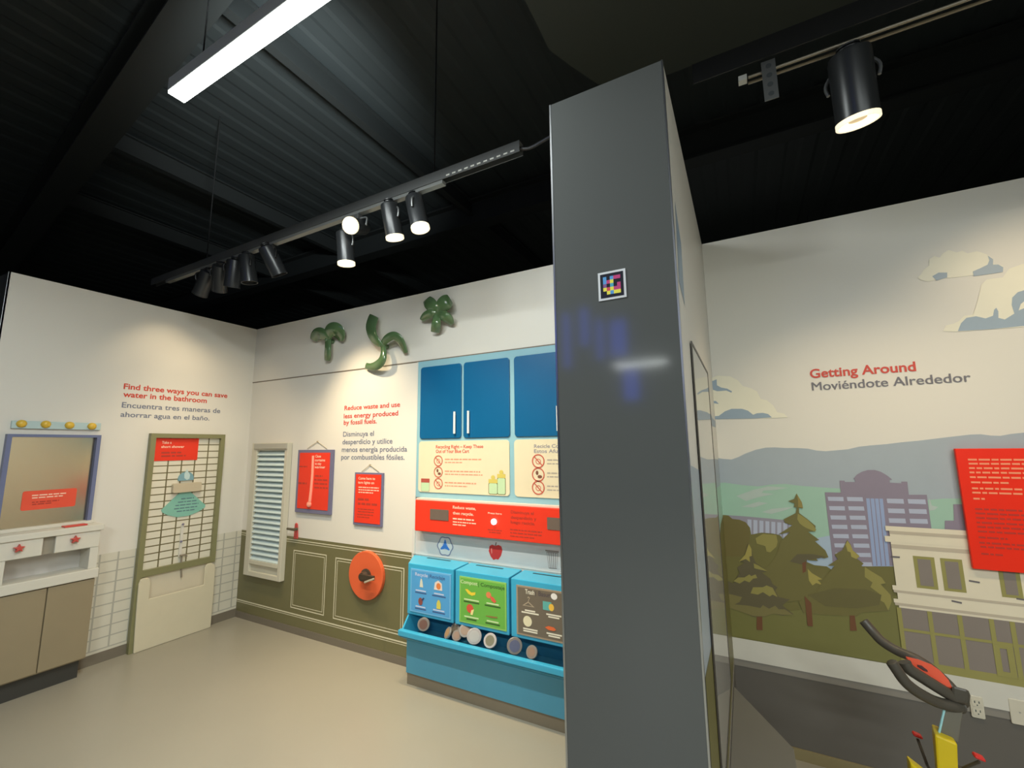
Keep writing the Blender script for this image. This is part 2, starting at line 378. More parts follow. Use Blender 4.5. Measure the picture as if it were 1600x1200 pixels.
# vanity
VD = .17; VA0, VA1 = -1.72, F.hit(137, 1000, VD)[0]
WHITE = mat('vanity_white', (214, 210, 196), .4); TAN = mat('pale_oak_laminate', (150, 136, 108), .45, var=.08, scale=5)
NICHE = mat('niche_grey', (204, 200, 194), .5)
t = thing('vanity_unit', (.085, (VA0+VA1)/2, 0), 'white and oak play vanity with star knobs under the mirror', 'vanity')
def zL(px, py, d=VD): return F.hit(px, py, d)[1]
zc1 = zL(148, 820); zc0 = zL(148, 829); zd0 = zL(139, 856); zn0 = zL(140, 889); zs0 = zL(144, 903); zdoor0 = .125
bm = B(); box(bm, .0035, VD-.016, VA0, VA1, zdoor0-.01, zs0); obj('cabinet', bm, TAN, t)
obj('toe_kick', box(B(), .0035, VD-.04, VA0+.002, VA1-.02, 0, zdoor0-.012), mat('toe_kick_dark', (62, 60, 54), .6), t)
am = F.hit(69, 960, VD)[0]
for a, b in ((VA0, am-.003), (am+.003, VA1)):
    obj('door', box(B(), VD-.015, VD, a, b, zdoor0, zs0-.006), TAN, t, bevel=.002)
obj('basin_ledge', box(B(), .0035, VD+.012, VA0, VA1+.012, zs0+.001, zn0), WHITE, t, bevel=.004)
bm = B(); box(bm, .0035, .02, VA0, VA1, zn0+.0005, zd0); obj('niche_back', bm, NICHE, t)
aN0, aN1 = F.hit(5, 900, VD)[0], F.hit(138, 880, VD)[0]
for p0, p1 in ((aN1, VA1), (VA0, aN0)): obj('side_panel', box(B(), .0205, VD, p0, p1, zn0+.0005, zd0), WHITE, t, bevel=.002)
obj('apron', box(B(), .0035, VD-.02, VA0, VA1, zd0+.0005, zc0-.0005), mat('apron_grey', (150, 142, 126), .5), t)
g0, g1 = F.hit(67, 850, VD)[0], F.hit(86, 850, VD)[0]
STAR = mat('red_knob', (196, 76, 66), .4)
for a, b, kx, ky in ((VA0, g0, 30, 857), (g1, VA1, 118, 843)):
    dr = obj('drawer', box(B(), VD-.019, VD+.004, a, b, zd0+.0007, zc0-.0007), WHITE, t, bevel=.004)
    ka, kz = F.hit(kx, ky, VD+.02); bm = B()
    pts = []
    for i in range(10):
        rr = .028 if i % 2 == 0 else .012; an = math.radians(90+36*i); pts.append((ka+rr*math.cos(an), kz+rr*math.sin(an)))
    extr(bm, F, pts, VD+.0045, VD+.03); obj('star_knob', bm, STAR, dr, bevel=.003, label='red star shaped knob')
obj('countertop', box(B(), .0035, VD+.015, VA0, VA1+.015, zc0, zc1), WHITE, t, bevel=.004)
q = F.hit(147, 812, .04)
obj('splash_shelf', box(B(), .0035, .05, VA0, q[0], zc1+.0005, zc1+.022), WHITE, t, bevel=.003)
bm = B(); q0, q1 = F.hit(97, 829, .1), F.hit(139, 822, .1)
box(bm, .075, .14, q0[0], q1[0]-.02, zc1+.0005, zc1+.010)
obj('soap_dish', bm, mat('red_dish', (206, 70, 58), .4), label='flat red dish lying on the white vanity countertop', cat='dish', bevel=.003)

# mirror and light strip
t = thing('wall_mirror', (0, -1.36, 1.0), 'square mirror in a slate blue frame over the vanity', 'mirror')
a0, a1, z0, z1 = span(F, (12, 678), (142, 817), .045)
BLUEF = mat('mirror_frame_blue', (108, 116, 150), .4)
bm = B(); w = .023
for r in (rect(a0, a1, z1-w*.8, z1), rect(a0, a1, z0, z0+w*.7), rect(a0, a0+w, z0+w*.7, z1-w*.8), rect(a1-w, a1, z0+w*.7, z1-w*.8)): extr(bm, F, r, .002, .045)
obj('frame', bm, BLUEF, t)
obj('mirror_pane', extr(B(), F, rect(a0+w, a1-w, z0+w*.7, z1-w*.8), .003, .010), mat('acrylic_mirror', (196, 188, 168), .16, 1.0, var=.01), t)
b0, b1, y0, y1 = span(F, (36, 768), (117, 792), .0125)
sg = obj('mirror_sign', extr(B(), F, rrect(b0, b1, y0+.006, y1, .012), .0105, .0125), mat('mirror_sign_red', (232, 84, 58), .4), t, label='red rounded sign stuck on the mirror')
lettering('sign_line', F, .0132, [((50, 774), (103, 772.5), 2.2), ((50, 778), (98, 776.5), 2.2)], PALE, sg)
lettering('sign_line', F, .0132, [((50, 785), (92, 783.5), 2.2), ((50, 788.5), (80, 787.5), 2.2)], DRED, sg)
t = thing('light_strip', (0, -1.35, 1.67), 'pale blue strip with four round yellow bulbs above the mirror', 'vanity light')
a0, a1, z0, z1 = span(F, (19, 657), (157, 672), .02)
obj('strip', extr(B(), F, rect(a0, a1, z0, z1), .001, .02), mat('strip_pale_blue', (184, 206, 206), .4), t, bevel=.002)
for px, py in ((34, 662), (72, 663), (109, 664.5), (144, 666)):
    a, z = F.hit(px, py, .025); bm = B(); lathe(bm, F.P(a, z, .0205), (1, 0, 0), [(.026, 0), (.025, .008), (.02, .016), (.01, .021), (.001, .022)], 20)
    obj('bulb', bm, mat('bulb_yellow', (226, 186, 66), .35), t, smooth=True)

# shower stall panel
SD = .045
t = thing('shower_panel', (.03, -.5, 0), 'olive framed play shower with white tiles and tub front', 'shower')
a0, a1, z0, z1 = span(F, (237, 677), (336, 878), SD)
ai0, zi1 = F.hit(244.5, 684, SD); ai1 = F.hit(345.5, 690, SD)[0]; zr1, zr0 = F.hit(224, 892, SD)[1], F.hit(220, 903, SD)[1]
OLF = mat('olive_frame', (132, 130, 92), .4)
bm = B()
for r in (rect(a0, a1, zi1, z1), rect(a0, ai0, 0, zi1), rect(ai1, a1, zr0, zi1), rect(ai0, ai1, zr0, zr1)): extr(bm, F, r, .003, SD)
obj('frame', bm, OLF, t)
TD = .015
obj('tile_sheet', extr(B(), F, rect(ai0, ai1, zr1, zi1), .003, TD), mat('shower_tile', (222, 217, 198), .3), t)
bm = B(); nrow = 18; hh = (zi1-zr1)/nrow
for k in range(1, nrow): sheet(bm, F, rect(ai0, ai1, zr1+hh*k-.0042, zr1+hh*k+.0042), TD+.0006)
for k in range(1, 5): a = ai0+(ai1-ai0)*k/5+.012; sheet(bm, F, rect(a-.005, a+.005, zr1, zi1), TD+.0008)
obj('grout', bm, mat('olive_grout', (112, 104, 70), .5), t)
b0, b1, y0, y1 = span(F, (244, 683), (308, 718.5), .02)
sg = obj('shower_sign', extr(B(), F, rect(ai0+.001, b1, y0, zi1-.001), TD+.001, .02), RED, t, label='red instruction sign in the top left corner')
lettering('sign_line', F, .0207, [('Take a', (253, 693), (268, 693.5), 4, .02), ('short shower', (252, 699.5), (288, 700), 4, .02)], PALE, sg)
lettering('sign_line', F, .0207, [((252, 708), (283, 709), 3), ((252, 713), (290, 714), 3)], DRED, sg)
a, z = F.hit(291, 748, .03); hd = obj('shower_head', extr(B(), F, ell(a, z, .058, .058, 32, -15, 195), TD+.001, .03), mat('shower_head_blue', (122, 166, 178), .3), t, label='blue round shower head')
poly('water_drop', F, .0308, [(292, 733), (297, 742), (296, 748), (292, 750), (288, 747), (288, 741)], mat('drop_pale', (190, 214, 214), .3), hd)
b0, b1, y0, y1 = span(F, (271, 756), (314, 767), .045)
obj('shower_bar', extr(B(), F, rrect(b0, b1, y0, y1, .012), TD+.001, .05), mat('bar_beige', (196, 184, 158), .4), t, bevel=.002, label='beige bar below the shower head')
sp = poly('spray_fan', F, .022, [(285, 766), (296, 767), (321, 789), (320, 793), (309, 800), (294, 806), (277, 808), (262, 805), (254, 801), (252, 797), (268, 782)], mat('spray_teal', (132, 190, 172), .35), t, t=.006, label='teal fan shaped water spray')
lettering('spray_line', F, .0228, [((283, 781), (303, 778), 2), ((278, 786), (307, 782.5), 2), ((274, 791), (310, 787), 2), ((272, 796), (308, 792), 2), ((276, 800), (304, 797), 2)], mat('spray_print', (92, 124, 132), .5), sp)
bm = B(); b0, y1 = F.hit(284, 819, .03); b1, y0 = F.hit(287.5, 869, .03)
extr(bm, F, rrect(b0, b0+.020, y0, y1, .006), TD+.001, .03); sl = obj('temperature_slide', bm, mat('slide_white', (220, 216, 204), .35), t, bevel=.002)
for px, py in ((286, 819), (283, 846)):
    a, z = F.hit(px, py, .035); obj('slide_knob', extr(B(), F, ell(a, z, .008, .008, 14), .031, .042), mat('knob_violet_grey', (130, 126, 150), .35), sl)
bm = B(); q = [F.P(*F.hit(px, py, .04), .04) for px, py in ((281, 868), (290, 867), (292, 869))]; tube(bm, q, .007, 10)
q = [F.P(*F.hit(px, py, .035), .035) for px, py in ((284, 868), (283, 882), (283.5, 902))]; tube(bm, q, .006, 10)
obj('spout', bm, mat('spout_brown_grey', (140, 130, 112), .4), t)
TUB = mat('tub_cream', (214, 205, 178), .35)
DT = .062
tub = [(209, 1019), (211, 985), (214, 945), (217, 913), (220, 906), (225, 903.5), (231, 902.5), (234.5, 904.5), (235.5, 910), (233, 936), (318.5, 914), (320.5, 888), (322.5, 883), (326, 880.5), (331, 879.5), (335.5, 882), (336.5, 888), (334, 925), (329.5, 977)]
pts = F.hits(tub, DT); pts = [(p[0], max(p[1], 0.001)) if i not in (0, len(pts)-1) else (p[0], .001) for i, p in enumerate(pts)]
obj('tub_front', extr(B(), F, pts, DT-.016, DT), TUB, t, bevel=.004)
b0, b1 = F.hit(222, 930, .04)[0], F.hit(331, 905, .04)[0]
obj('tub_inside', extr(B(), F, rect(ai0+.001, ai1-.001, .001, zr0-.001), .0035, .026), mat('tub_inside', (212, 202, 178), .4), t)

# ================================================================== BACK WALL : kitchen
F = MW
t = thing('wall_lettering', (1.5, 0, 1.5), 'red and slate waste reduction wording beside the blue cabinets', 'wall lettering')
lettering('heading_line', F, .0015, [('Reduce waste and use', (538, 641.5), (625, 635), 7.0, .018), ('less energy produced', (537, 653.5), (622, 649), 7.0, .018), ('by fossil fuels.', (537, 664), (588.5, 661), 7.0, .018)], REDT, t, label='red lettering')
lettering('heading_line', F, .0015, [('Disminuya el', (536, 682), (584, 681), 7.6, .01), ('desperdicio y utilice', (535, 694), (613, 693), 7.6, .01), ('menos energía producida', (534, 706), (636, 705.5), 7.6, .01), ('por combustibles fósiles.', (533, 718), (632, 718), 7.6, .01)], SLATE, t, label='slate lettering')

# olive wainscot
t = thing('wainscot', (1.05, 0, .056), 'olive green printed wainscot with cream panel lines below the hanging boards', 'wainscot')
WX1 = F.hit(643, 862, .003)[0]; zt = F.hit(444, 838, .003)[1]; zt = (zt+F.hit(640, 861.5, .003)[1])/2
obj('olive_sheet', extr(B(), F, rect(.003, WX1, .056, zt), .0005, .003), OLIVE, t)
def hl(bm, z, w, x0=.004, x1=None, d=.0036): sheet(bm, F, rect(x0, WX1 if x1 is None else x1, z-w/2, z+w/2), d)
bm = B(); zw = F.hit(520, 852, .003)[1]; hl(bm, zw, .007); hl(bm, zw-.018, .005)
zb = F.hit(500, 970, .003)[1]; hl(bm, zb, .010); hl(bm, zb-.016, .005)
def outl(bm, x0, x1, z0, z1, w, d=.0036):
    for r in (rect(x0, x1, z0, z0+w), rect(x0, x1, z1-w, z1), rect(x0, x0+w, z0+w, z1-w), rect(x1-w, x1, z0+w, z1-w)): sheet(bm, F, r, d)
for tl, br in (((459, 859), (506, 961.5)), ((524.5, 869.5), (629.5, 994))):
    x0, x1, z0, z1 = span(F, tl, br, .003); z0 = F.hit((tl[0]+br[0])/2-3, {459: 955.5, 524.5: 980}[tl[0]], .003)[1]
    z1 = F.hit((tl[0]+br[0])/2, {459: 862.5, 524.5: 879}[tl[0]], .003)[1]
    outl(bm, x0, x1, z0, z1, .008); outl(bm, x0+.022, x1-.022, z0+.022, z1-.022, .005)
obj('panel_line', bm, CREAML, t)

# louvred shutter
SHW = mat('shutter_cream', (206, 201, 182), .4); SD = .05
x0 = F.hit(396, 700, SD)[0]; x1 = F.hit(448, 691, SD)[0]; x0 = (x0+F.hit(379, 880, SD)[0])/2; x1 = (x1+F.hit(439, 905, SD)[0])/2
z1 = F.hit(425, 692, SD)[1]; z0 = F.hit(410, 904, SD)[1]
t = thing('window_shutter', ((x0+x1)/2, -.025, z0), 'cream louvred shutter hung in the corner beside the wainscot', 'shutter')
bm = B(); sl0, sl1 = x0+.075, x1-.04; sz1 = z1-.07; sz0 = F.hit(410, 878, SD)[1]
for r in (rect(x0, sl0, z0, z1), rect(sl1, x1, z0, z1), rect(sl0, sl1, sz1, z1), rect(sl0, sl1, z0, z0+.04), rect(sl0, sl1, sz0-.035, sz0)): extr(bm, F, r, .0045, SD)
obj('frame', bm, SHW, t, bevel=.003)
obj('bottom_panel', extr(B(), F, rect(sl0, sl1, z0+.04, sz0-.035), .0045, .025), SHW, t)
obj('header', extr(B(), F, rect(sl0-.03, x1-.002, z1-.055, z1-.006), SD+.0005, SD+.012), mat('header_grey', (176, 174, 162), .5), t, bevel=.002)
obj('back_panel', extr(B(), F, rect(sl0, sl1, sz0, sz1), .0045, .007), mat('shutter_back', (172, 180, 176), .5), t)
n = 21; LOU = mat('louvre_white', (206, 222, 222), .35)
for k in range(n):
    zc = sz0+(sz1-sz0)*(k+.5)/n; h = (sz1-sz0)/n*.50
    hexa(bm := B(), [F.P(sl0+.001, zc+h, .010), F.P(sl1-.001, zc+h, .010), F.P(sl1-.001, zc+h-.006, .008), F.P(sl0+.001, zc+h-.006, .008),
                     F.P(sl0+.001, zc-h+.006, .044), F.P(sl1-.001, zc-h+.006, .044), F.P(sl1-.001, zc-h, .042), F.P(sl0+.001, zc-h, .042)])
    obj('louvre', bm, LOU, t)

# hanging boards
def hanging_board(tl, br, d, label, apex, feet, m_in):
    x0, x1, z0, z1 = span(F, tl, br, d)
    t = thing('hanging_board', ((x0+x1)/2, -d/2, z0), label, 'hanging sign')
    obj('board', extr(B(), F, rect(x0, x1, z0, z1), .001, d), PURPLE, t, bevel=.002, label='slate purple backing board')
    i = obj('sign_sheet', extr(B(), F, rect(x0+.03*m_in, x1-.03*m_in, z0+.035*m_in, z1-.025*m_in), d+.0002, d+.003), RED, t, label='red printed sheet')
    bm = B(); P = lambda p: F.P(*F.hit(*p, .006), .006)
    tube(bm, [P(feet[0]), P(apex), P(feet[1])], .0022, 6)
    a = P(apex); box(bm, a.x-.006, a.x+.006, a.y-.004, .0, a.z-.004, a.z+.006)
    obj('hanging_cord', bm, mat('cord_beige', (176, 164, 138), .6), t)
    return t, i
t, s = hanging_board((466, 703), (515.5, 805), .022, 'red sign with a thermometer hanging left of the other red sign', (496, 690), ((480, 701), (511, 701)), 1)
bm = B(); d = .0275
pts = F.hits([(489.5, 712), (488.5, 740), (486, 770), (484.3, 784)], d); ra = [.011, .012, .013, .014]
tube(bm, [F.P(*p, d) for p in pts], ra, 12); c = F.hit(483.2, 788, d); lathe(bm, F.P(c[0], c[1], d-.012), (0, -1, 0), [(.022, 0), (.026, .012), (.022, .022), (.01, .027)], 20)
obj('thermometer', bm, mat('thermometer_pink', (255, 164, 140), .3), t, smooth=True, label='pale pink thermometer tube')
lettering('sign_line', F, .0256, [('Close', (492.5, 715), (501.5, 714.5), 4, .02), ('curtains', (492, 721), (508, 720.5), 4, .02), ('to stay', (492, 726.5), (502, 726), 4, .02), ('warmer', (491.5, 732), (508, 731.5), 4, .02)], PALE, s)
lettering('sign_line', F, .0256, [((492, 745), (504, 745), 3), ((491, 751), (512, 751.5), 3), ((491, 757), (511, 757.5), 3), ((491, 763), (512, 764), 3), ((467, 730), (480, 730), 2.5), ((466, 756), (479, 757), 3.5)], DRED, s)
t, s = hanging_board((554.5, 738), (596, 824), .016, 'small red sign with wording only hanging under the slate lettering', (578, 726.5), ((565, 737), (592, 737)), .55)
lettering('sign_line', F, .0196, [('Come here to', (560, 749.5), (586, 749.5), 4, .02), ('turn lights on', (559.5, 756), (584.5, 756), 4, .02), ((560, 762.5), (592, 763), 2), ((560, 766.5), (592, 767), 2), ((560, 770.5), (583, 770.5), 2)], PALE, s)
lettering('sign_line', F, .0196, [((559, 782), (576, 782), 4), ((559, 789), (590, 790), 4), ((559, 796.5), (584, 797), 2), ((559, 800.5), (584, 801), 2), ((558, 805), (583, 805.5), 2), ((558, 809), (577, 809), 2)], DRED, s)

# door lever
c = F.hit(461, 829, .01); t = thing('door_lever', (c[0], 0, c[1]-.09), 'dark door lever on a red backplate beside the shutter', 'door handle')
obj('backplate', extr(B(), F, F.hits([(460.5, 819), (462, 817), (464, 819), (464.5, 842), (458.5, 842)], .012), .001, .012), mat('backplate_red', (196, 74, 70), .35), t, bevel=.002, label='red backplate')
bm = B(); a = F.hit(461.5, 827, .03); b = F.hit(449, 826, .05)
tube(bm, [F.P(a[0], a[1], .0125), F.P(a[0], a[1], .045)], .012, 12); tube(bm, [F.P(a[0]+.01, a[1], .045), F.P(b[0], b[1]+.0, .05)], [.012, .010], 12)
obj('lever', bm, mat('lever_brown_grey', (96, 88, 72), .35, .3), t, smooth=True)

# crank disc
d = .035; cx, cz = F.hit(570.5, 899.5, d); rx = (F.hit(597, 900, d)[0]-F.hit(544.5, 898, d)[0])/2; rz = (F.hit(571, 860.5, d)[1]-F.hit(571, 938, d)[1])/2
t = thing('crank_disc', (cx, 0, cz-rz), 'orange disc with a dark hand crank on the olive wainscot', 'crank')
R_ = (rx+rz)/2
obj('disc', extr(B(), F, ell(cx, cz, R_, R_, 48), .004, d), mat('disc_orange', (226, 100, 58), .4), t, bevel=.004, label='orange round disc')
bm = B(); h = F.hit(568.5, 900.5, .06)
lathe(bm, F.P(h[0], h[1], d+.0005), (0, -1, 0), [(.05, 0), (.05, .01), (.035, .016), (.03, .05), (.0, .052)], 24); obj('hub', bm, mat('crank_dark', (74, 64, 52), .4, .3), t, smooth=True, label='dark crank hub')
bm = B(); e = F.hit(586, 903, .08)
hexa(bm, [F.P(h[0]-.02, h[1]-.022, .07), F.P(e[0], e[1]-.016, .08), F.P(e[0], e[1]+.016, .08), F.P(h[0]-.02, h[1]+.022, .07), F.P(h[0]-.02, h[1]-.022, .09), F.P(e[0], e[1]-.016, .10), F.P(e[0], e[1]+.016, .10), F.P(h[0]-.02, h[1]+.022, .09)])
obj('crank_arm', bm, mat('crank_dark', (74, 64, 52)), t, bevel=.004)
bm = B(); p, q = F.hit(573.5, 908.5, .11), F.hit(584, 904.5, .105); tube(bm, [F.P(*p, .135), F.P(*q, .10)], .007, 10)
obj('crank_pin', bm, mat('pin_bright', (206, 196, 172), .25, .6), t, smooth=True, label='bright metal pin')

# ------------------------------------------------------------------ cabinets and information board
CB = mat('cabinet_pale_blue', (140, 184, 196), .4); CD = mat('cabinet_door_blue', (6, 92, 140), .38, var=.02); CREAM = mat('info_cream', (222, 211, 180), .4)
x0 = F.hit(653.5, 580, .012)[0]; z1 = 2.186; z0 = F.hit(650, 776.5, .012)[1]; XE = 3.772
t = thing('wall_cabinet', ((x0+XE)/2, -.006, z0), 'pale blue cabinet front with deep blue doors and cream recycling panels', 'cabinet')
obj('carcass', extr(B(), F, rect(x0, XE, z0, z1), .0005, .012), CB, t)
obj('edge_strip', extr(B(), F, rect(x0-.012, x0-.0005, .77, z1), .0005, .013), mat('edge_white', (214, 214, 206), .4), t)
zt = F.hit(690, 572.5, .022)[1]; zt = 2.137; zb = F.hit(740, 684, .022)[1]
X = [F.hit(px, 630, .022)[0] for px in (656.5, 720.5, 724, 796, 803.5)]; w2 = X[3]-X[2]
DOORS = [(X[0], X[1]), (X[2], X[3]), (X[4], X[4]+w2)]
HX = [F.hit(710.5, 660, .03)[0], F.hit(732, 660, .03)[0], X[4]+w2-.06]; hz = (F.hit(732, 677, .03)[1], F.hit(732, 642, .03)[1])
for (a, b), hx in zip(DOORS, HX):
    dr = obj('door', extr(B(), F, rrect(a, b, zb, zt, .022), .0125, .022), CD, t, bevel=.003)
    bm = B(); tube(bm, [F.P(hx, hz[0], .034), F.P(hx, hz[1], .034)], .0085, 10); tube(bm, [F.P(hx, hz[0]+.02, .0225), F.P(hx, hz[0]+.02, .034)], .004, 6); tube(bm, [F.P(hx, hz[1]-.02, .0225), F.P(hx, hz[1]-.02, .034)], .004, 6)
    obj('door_handle', bm, mat('handle_white', (232, 234, 230), .3), dr, smooth=True, label='white bar handle')
pz1 = F.hit(730, 688.5, .018)[1]; pz0 = F.hit(730, 772, .018)[1]; pA = (F.hit(654, 730, .018)[0], F.hit(796, 730, .018)[0]); pB = (F.hit(803.7, 730, .018)[0], XE-.03)
pan = []
for a, b in (pA, pB): pan.append(obj('info_panel', extr(B(), F, rrect(a, b, pz0, pz1, .025), .0125, .018), CREAM, t, label='cream recycling information panel'))
DP = .0188
lettering('panel_heading', F, DP, [('Recycling Right – Keep These', (681, 700.5), (755, 700), 5, .022), ('Out of Your Blue Cart', (681, 707.5), (733, 707.5), 5, .022)], mat('panel_red', (206, 92, 74), .5), pan[0], label='red heading')
lettering('panel_heading', F, DP, [('Recicle Correctamente', (834.5, 700), (921, 699), 5.5, .012), ('Estos Afuera', (834.5, 707.5), (885, 707.5), 5.5, .012)], mat('panel_slate', (138, 136, 146), .5), pan[1], label='slate heading')
ln = []
for y in (718.5, 737.5, 755.5): ln += [((695, y), (752 if y < 750 else 744, y+.6), 2.4), ((695, y+4.6), (722 if y < 720 else 754 if y < 740 else 730, y+5.2), 2)]
lettering('panel_line', F, DP, ln, mat('panel_line_red', (214, 150, 122), .5), pan[0])
ln = []
for y in (719.5, 740.5, 761.5): ln += [((855, y), (930, y+1), 2.6), ((855, y+5.6), (915, y+6.6), 2.2)]
lettering('panel_line', F, DP, ln, mat('panel_line_grey', (168, 160, 148), .5), pan[1])
NOR = mat('prohibition_red', (196, 96, 76), .45); NOI = mat('icon_brown', (122, 80, 64), .45)
for j, (cx, ys, r) in enumerate(((684.8, (720, 737.5, 755.5), .039), (841, (720.5, 741.5, 762), .044))):
    for k, py in enumerate(ys):
        a, z = F.hit(cx, py, DP); bm = B(); ring(bm, F, ell(a, z, r, r, 28), ell(a, z, r*.84, r*.84, 28), DP-.0005, DP+.0012)
        c, s_ = math.cos(math.radians(-45)), math.sin(math.radians(-45)); L, w = r*.86, r*.07
        if k != 1: extr(bm, F, [(a+c*u*L-s_*v*w, z+s_*u*L+c*v*w) for u, v in ((-1, -1), (1, -1), (1, 1), (-1, 1))], DP-.0005, DP+.0012)
        ic = obj('prohibition_sign', bm, NOR, pan[j])
        bm = B()
        if k == 1: sheet(bm, F, ell(a-r*.18, z+r*.25, r*.22, r*.32, 14), DP+.0004); sheet(bm, F, ell(a+r*.25, z-r*.3, r*.36, r*.24, 14), DP+.0006)
        else: ring(bm, F, ell(a, z-r*.05, r*.42, r*.40, 16), ell(a, z-r*.05, r*.33, r*.31, 16), DP+.0001, DP+.0006)
        obj('icon', bm, NOI if k == 1 else NOR, ic)
JG = mat('jar_green', (186, 214, 172), .35); JY = mat('jar_lid_yellow', (206, 190, 98), .4); JO = mat('jar_outline', (112, 108, 62), .5)
def jar(tl, br, lidpx, knob, lm, om, par):
    x0, x1, z0, z1 = span(F, tl, br, DP); bm = B(); e = .004
    j = obj('jar', sheet(B(), F, rrect(x0-e, x1+e, z0-e, z1, .012), DP+.0002), om, par)
    obj('jar_body', sheet(B(), F, rrect(x0, x1, z0, z1-.004, .01), DP+.0006), JG, j)
    zl = F.hit(tl[0], tl[1]-lidpx, DP)[1]; m = (x0+x1)/2
    obj('jar_lid', sheet(B(), F, rect(x0-.003, x1+.003, z1-.003, zl), DP+.0009), lm, j)
    if knob: obj('jar_knob', sheet(B(), F, ell(m, zl+.012, .016, .014, 14), DP+.0007), lm, j)
jar((658.5, 753), (670.5, 767.5), 5.5, 0, mat('jar_lid_red', (172, 84, 72), .4), mat('jar_edge_pale', (178, 178, 150), .5), pan[0])
jar((777.5, 746), (789.5, 772.5), 5.5, 1, JY, JO, pan[0]); jar((764, 754), (777, 772), 5.5, 1, JY, JO, pan[0])

# red console bar
d = .07; x0 = F.hit(648.5, 800, d)[0]; z1 = F.hit(649.5, 781, d)[1]; z0 = F.hit(647, 829, d)[1]
t = thing('console_bar', ((x0+XE)/2, -d/2, z0), 'long red console bar with two small screens above the bins', 'console')
obj('casing', extr(B(), F, rect(x0, XE, z0, z1), .013, d), RED, t, bevel=.004)
obj('top_strip', extr(B(), F, rect(x0, XE, z1+.0005, z1+.012), .013, d-.012), mat('strip_pink_white', (226, 204, 188), .4), t)
SCR = mat('screen_grey', (112, 98, 88), .25)
x, xx, y, yy = span(F, (672, 795), (700.5, 814), d+.003); obj('screen', extr(B(), F, rrect(x, xx, y, yy, .004), d+.0002, d+.003), SCR, t)
x = F.hit(855, 812, d)[0]; obj('screen', extr(B(), F, rrect(x, x+(xx-F.hit(672, 795, d)[0]), y, yy, .004), d+.0002, d+.003), SCR, t)
lettering('console_line', F, d+.0008, [('Reduce waste,', (707.5, 794.5), (743.5, 797), 4.5, .02), ('then recycle.', (707.5, 803.5), (740, 806), 4.5, .02), ((707.5, 811.5), (740.5, 814), 2.8), ((707.5, 816.5), (745, 819), 2.2), ((707.5, 820.5), (728, 822), 2.2), ('Press here', (762.5, 803), (784, 804), 2.6, .02)], PALE, t)
lettering('console_line', F, d+.0008, [('Disminuya el', (798, 802), (834, 804.5), 4.6, .02), ('desperdicio y', (798, 809.5), (838, 814), 4.6, .02), ('luego recicle.', (798, 818), (836, 820.5), 4.6, .02), ((797, 828), (847, 833), 2.4), ((797, 833), (847, 838), 2.4), ((797, 838), (835, 842), 2.2), ((762, 828), (784, 830.5), 2), ((764, 832), (782, 834), 2)], DRED, t)
a, z = F.hit(771, 815.5, d+.01); bm = B(); lathe(bm, F.P(a, z, d+.0005), (0, -1, 0), [(.018, 0), (.018, .01), (.013, .014), (.0, .015)], 20)
obj('push_button', bm, mat('lit_button', (225, 225, 255), .3, emit=6, ecol=(.85, .88, 1)), t, label='glowing white push button')

# splash panel with icons
x0 = F.hit(644, 850, .004)[0]; zs1, zs0 = z0-.0, .77
t = thing('splash_panel', ((x0+XE)/2, 0, zs0), 'pale splash panel with recycle, apple and bin icons behind the bins', 'panel')
obj('sheet', extr(B(), F, rect(x0, XE, zs0, z0-.003), .0005, .004), mat('splash_white', (216, 210, 204), .4), t)
D2 = .0048
cx, cz = F.hit(695.5, 853.5, D2)
def lobes(R0): return [(cx+R0*(1+.07*math.cos(6*th))*math.cos(th), cz+R0*(1+.07*math.cos(6*th))*math.sin(th)) for th in [k*2*math.pi/36 for k in range(36)]]
ri = obj('recycle_icon', ring(B(), F, lobes(.066), lobes(.058), D2-.0003, D2+.0006), mat('icon_slate', (128, 132, 156), .5), t)
obj('icon_fill', sheet(B(), F, lobes(.058), D2+.0002), mat('icon_pale', (226, 222, 216), .4), ri)
for k in range(3):
    an = math.radians(90+120*k); s_, c = math.sin(an), math.cos(an); e = D2+.0006+.0002*k
    obj('recycle_arrow', sheet(B(), F, [(cx+c*.044-s_*.004, cz+s_*.044+c*.004), (cx+c*.016-s_*.013, cz+s_*.016+c*.013), (cx-c*.026, cz-s_*.026), (cx+c*.016+s_*.013, cz+s_*.016-c*.013), (cx+c*.044+s_*.004, cz+s_*.044-c*.004)], e), mat('icon_blue', (66, 128, 206), .45), ri, label='blue arrow')
ap = [(765, 853), (769, 851), (774, 853), (779, 851.5), (783.5, 854), (785, 860), (783, 868), (778.5, 874.5), (775, 873.5), (771, 875), (766.5, 869), (763.5, 861)]
aobj = poly('apple_icon', F, D2+.0003, ap, mat('apple_red', (214, 60, 56), .4), t, label='red apple')
poly('apple_shine', F, D2+.0007, [(767, 857), (768.5, 856.5), (769, 863), (768, 866)], mat('apple_pale', (240, 150, 136), .4), aobj)
poly('apple_stem', F, D2+.0007, [(773.5, 852.5), (774.5, 847.5), (776, 847.5), (775, 852.5)], NOI, aobj)
bm = B(); q = F.hits([(854, 862), (871.5, 864), (870, 889), (857.5, 888)], D2); ring(bm, F, q, [((p[0]*.93+.07*sum(r[0] for r in q)/4), (p[1]*.93+.07*sum(r[1] for r in q)/4)) for p in q], D2-.0002, D2+.0004)
for u in (.2, .4, .6, .8):
    pa = [q[0][i]+(q[1][i]-q[0][i])*u for i in (0, 1)]; pb = [q[3][i]+(q[2][i]-q[3][i])*u for i in (0, 1)]
    sheet(bm, F, [(pb[0]-.002, pb[1]), (pb[0]+.002, pb[1]), (pa[0]+.002, pa[1]), (pa[0]-.002, pa[1])], D2+.0004)
q = F.hits([(852, 859), (873, 861.5), (873, 863.5), (852, 861)], D2); sheet(bm, F, q, D2+.0005)
obj('bin_icon', bm, mat('icon_grey', (142, 128, 122), .5), t)

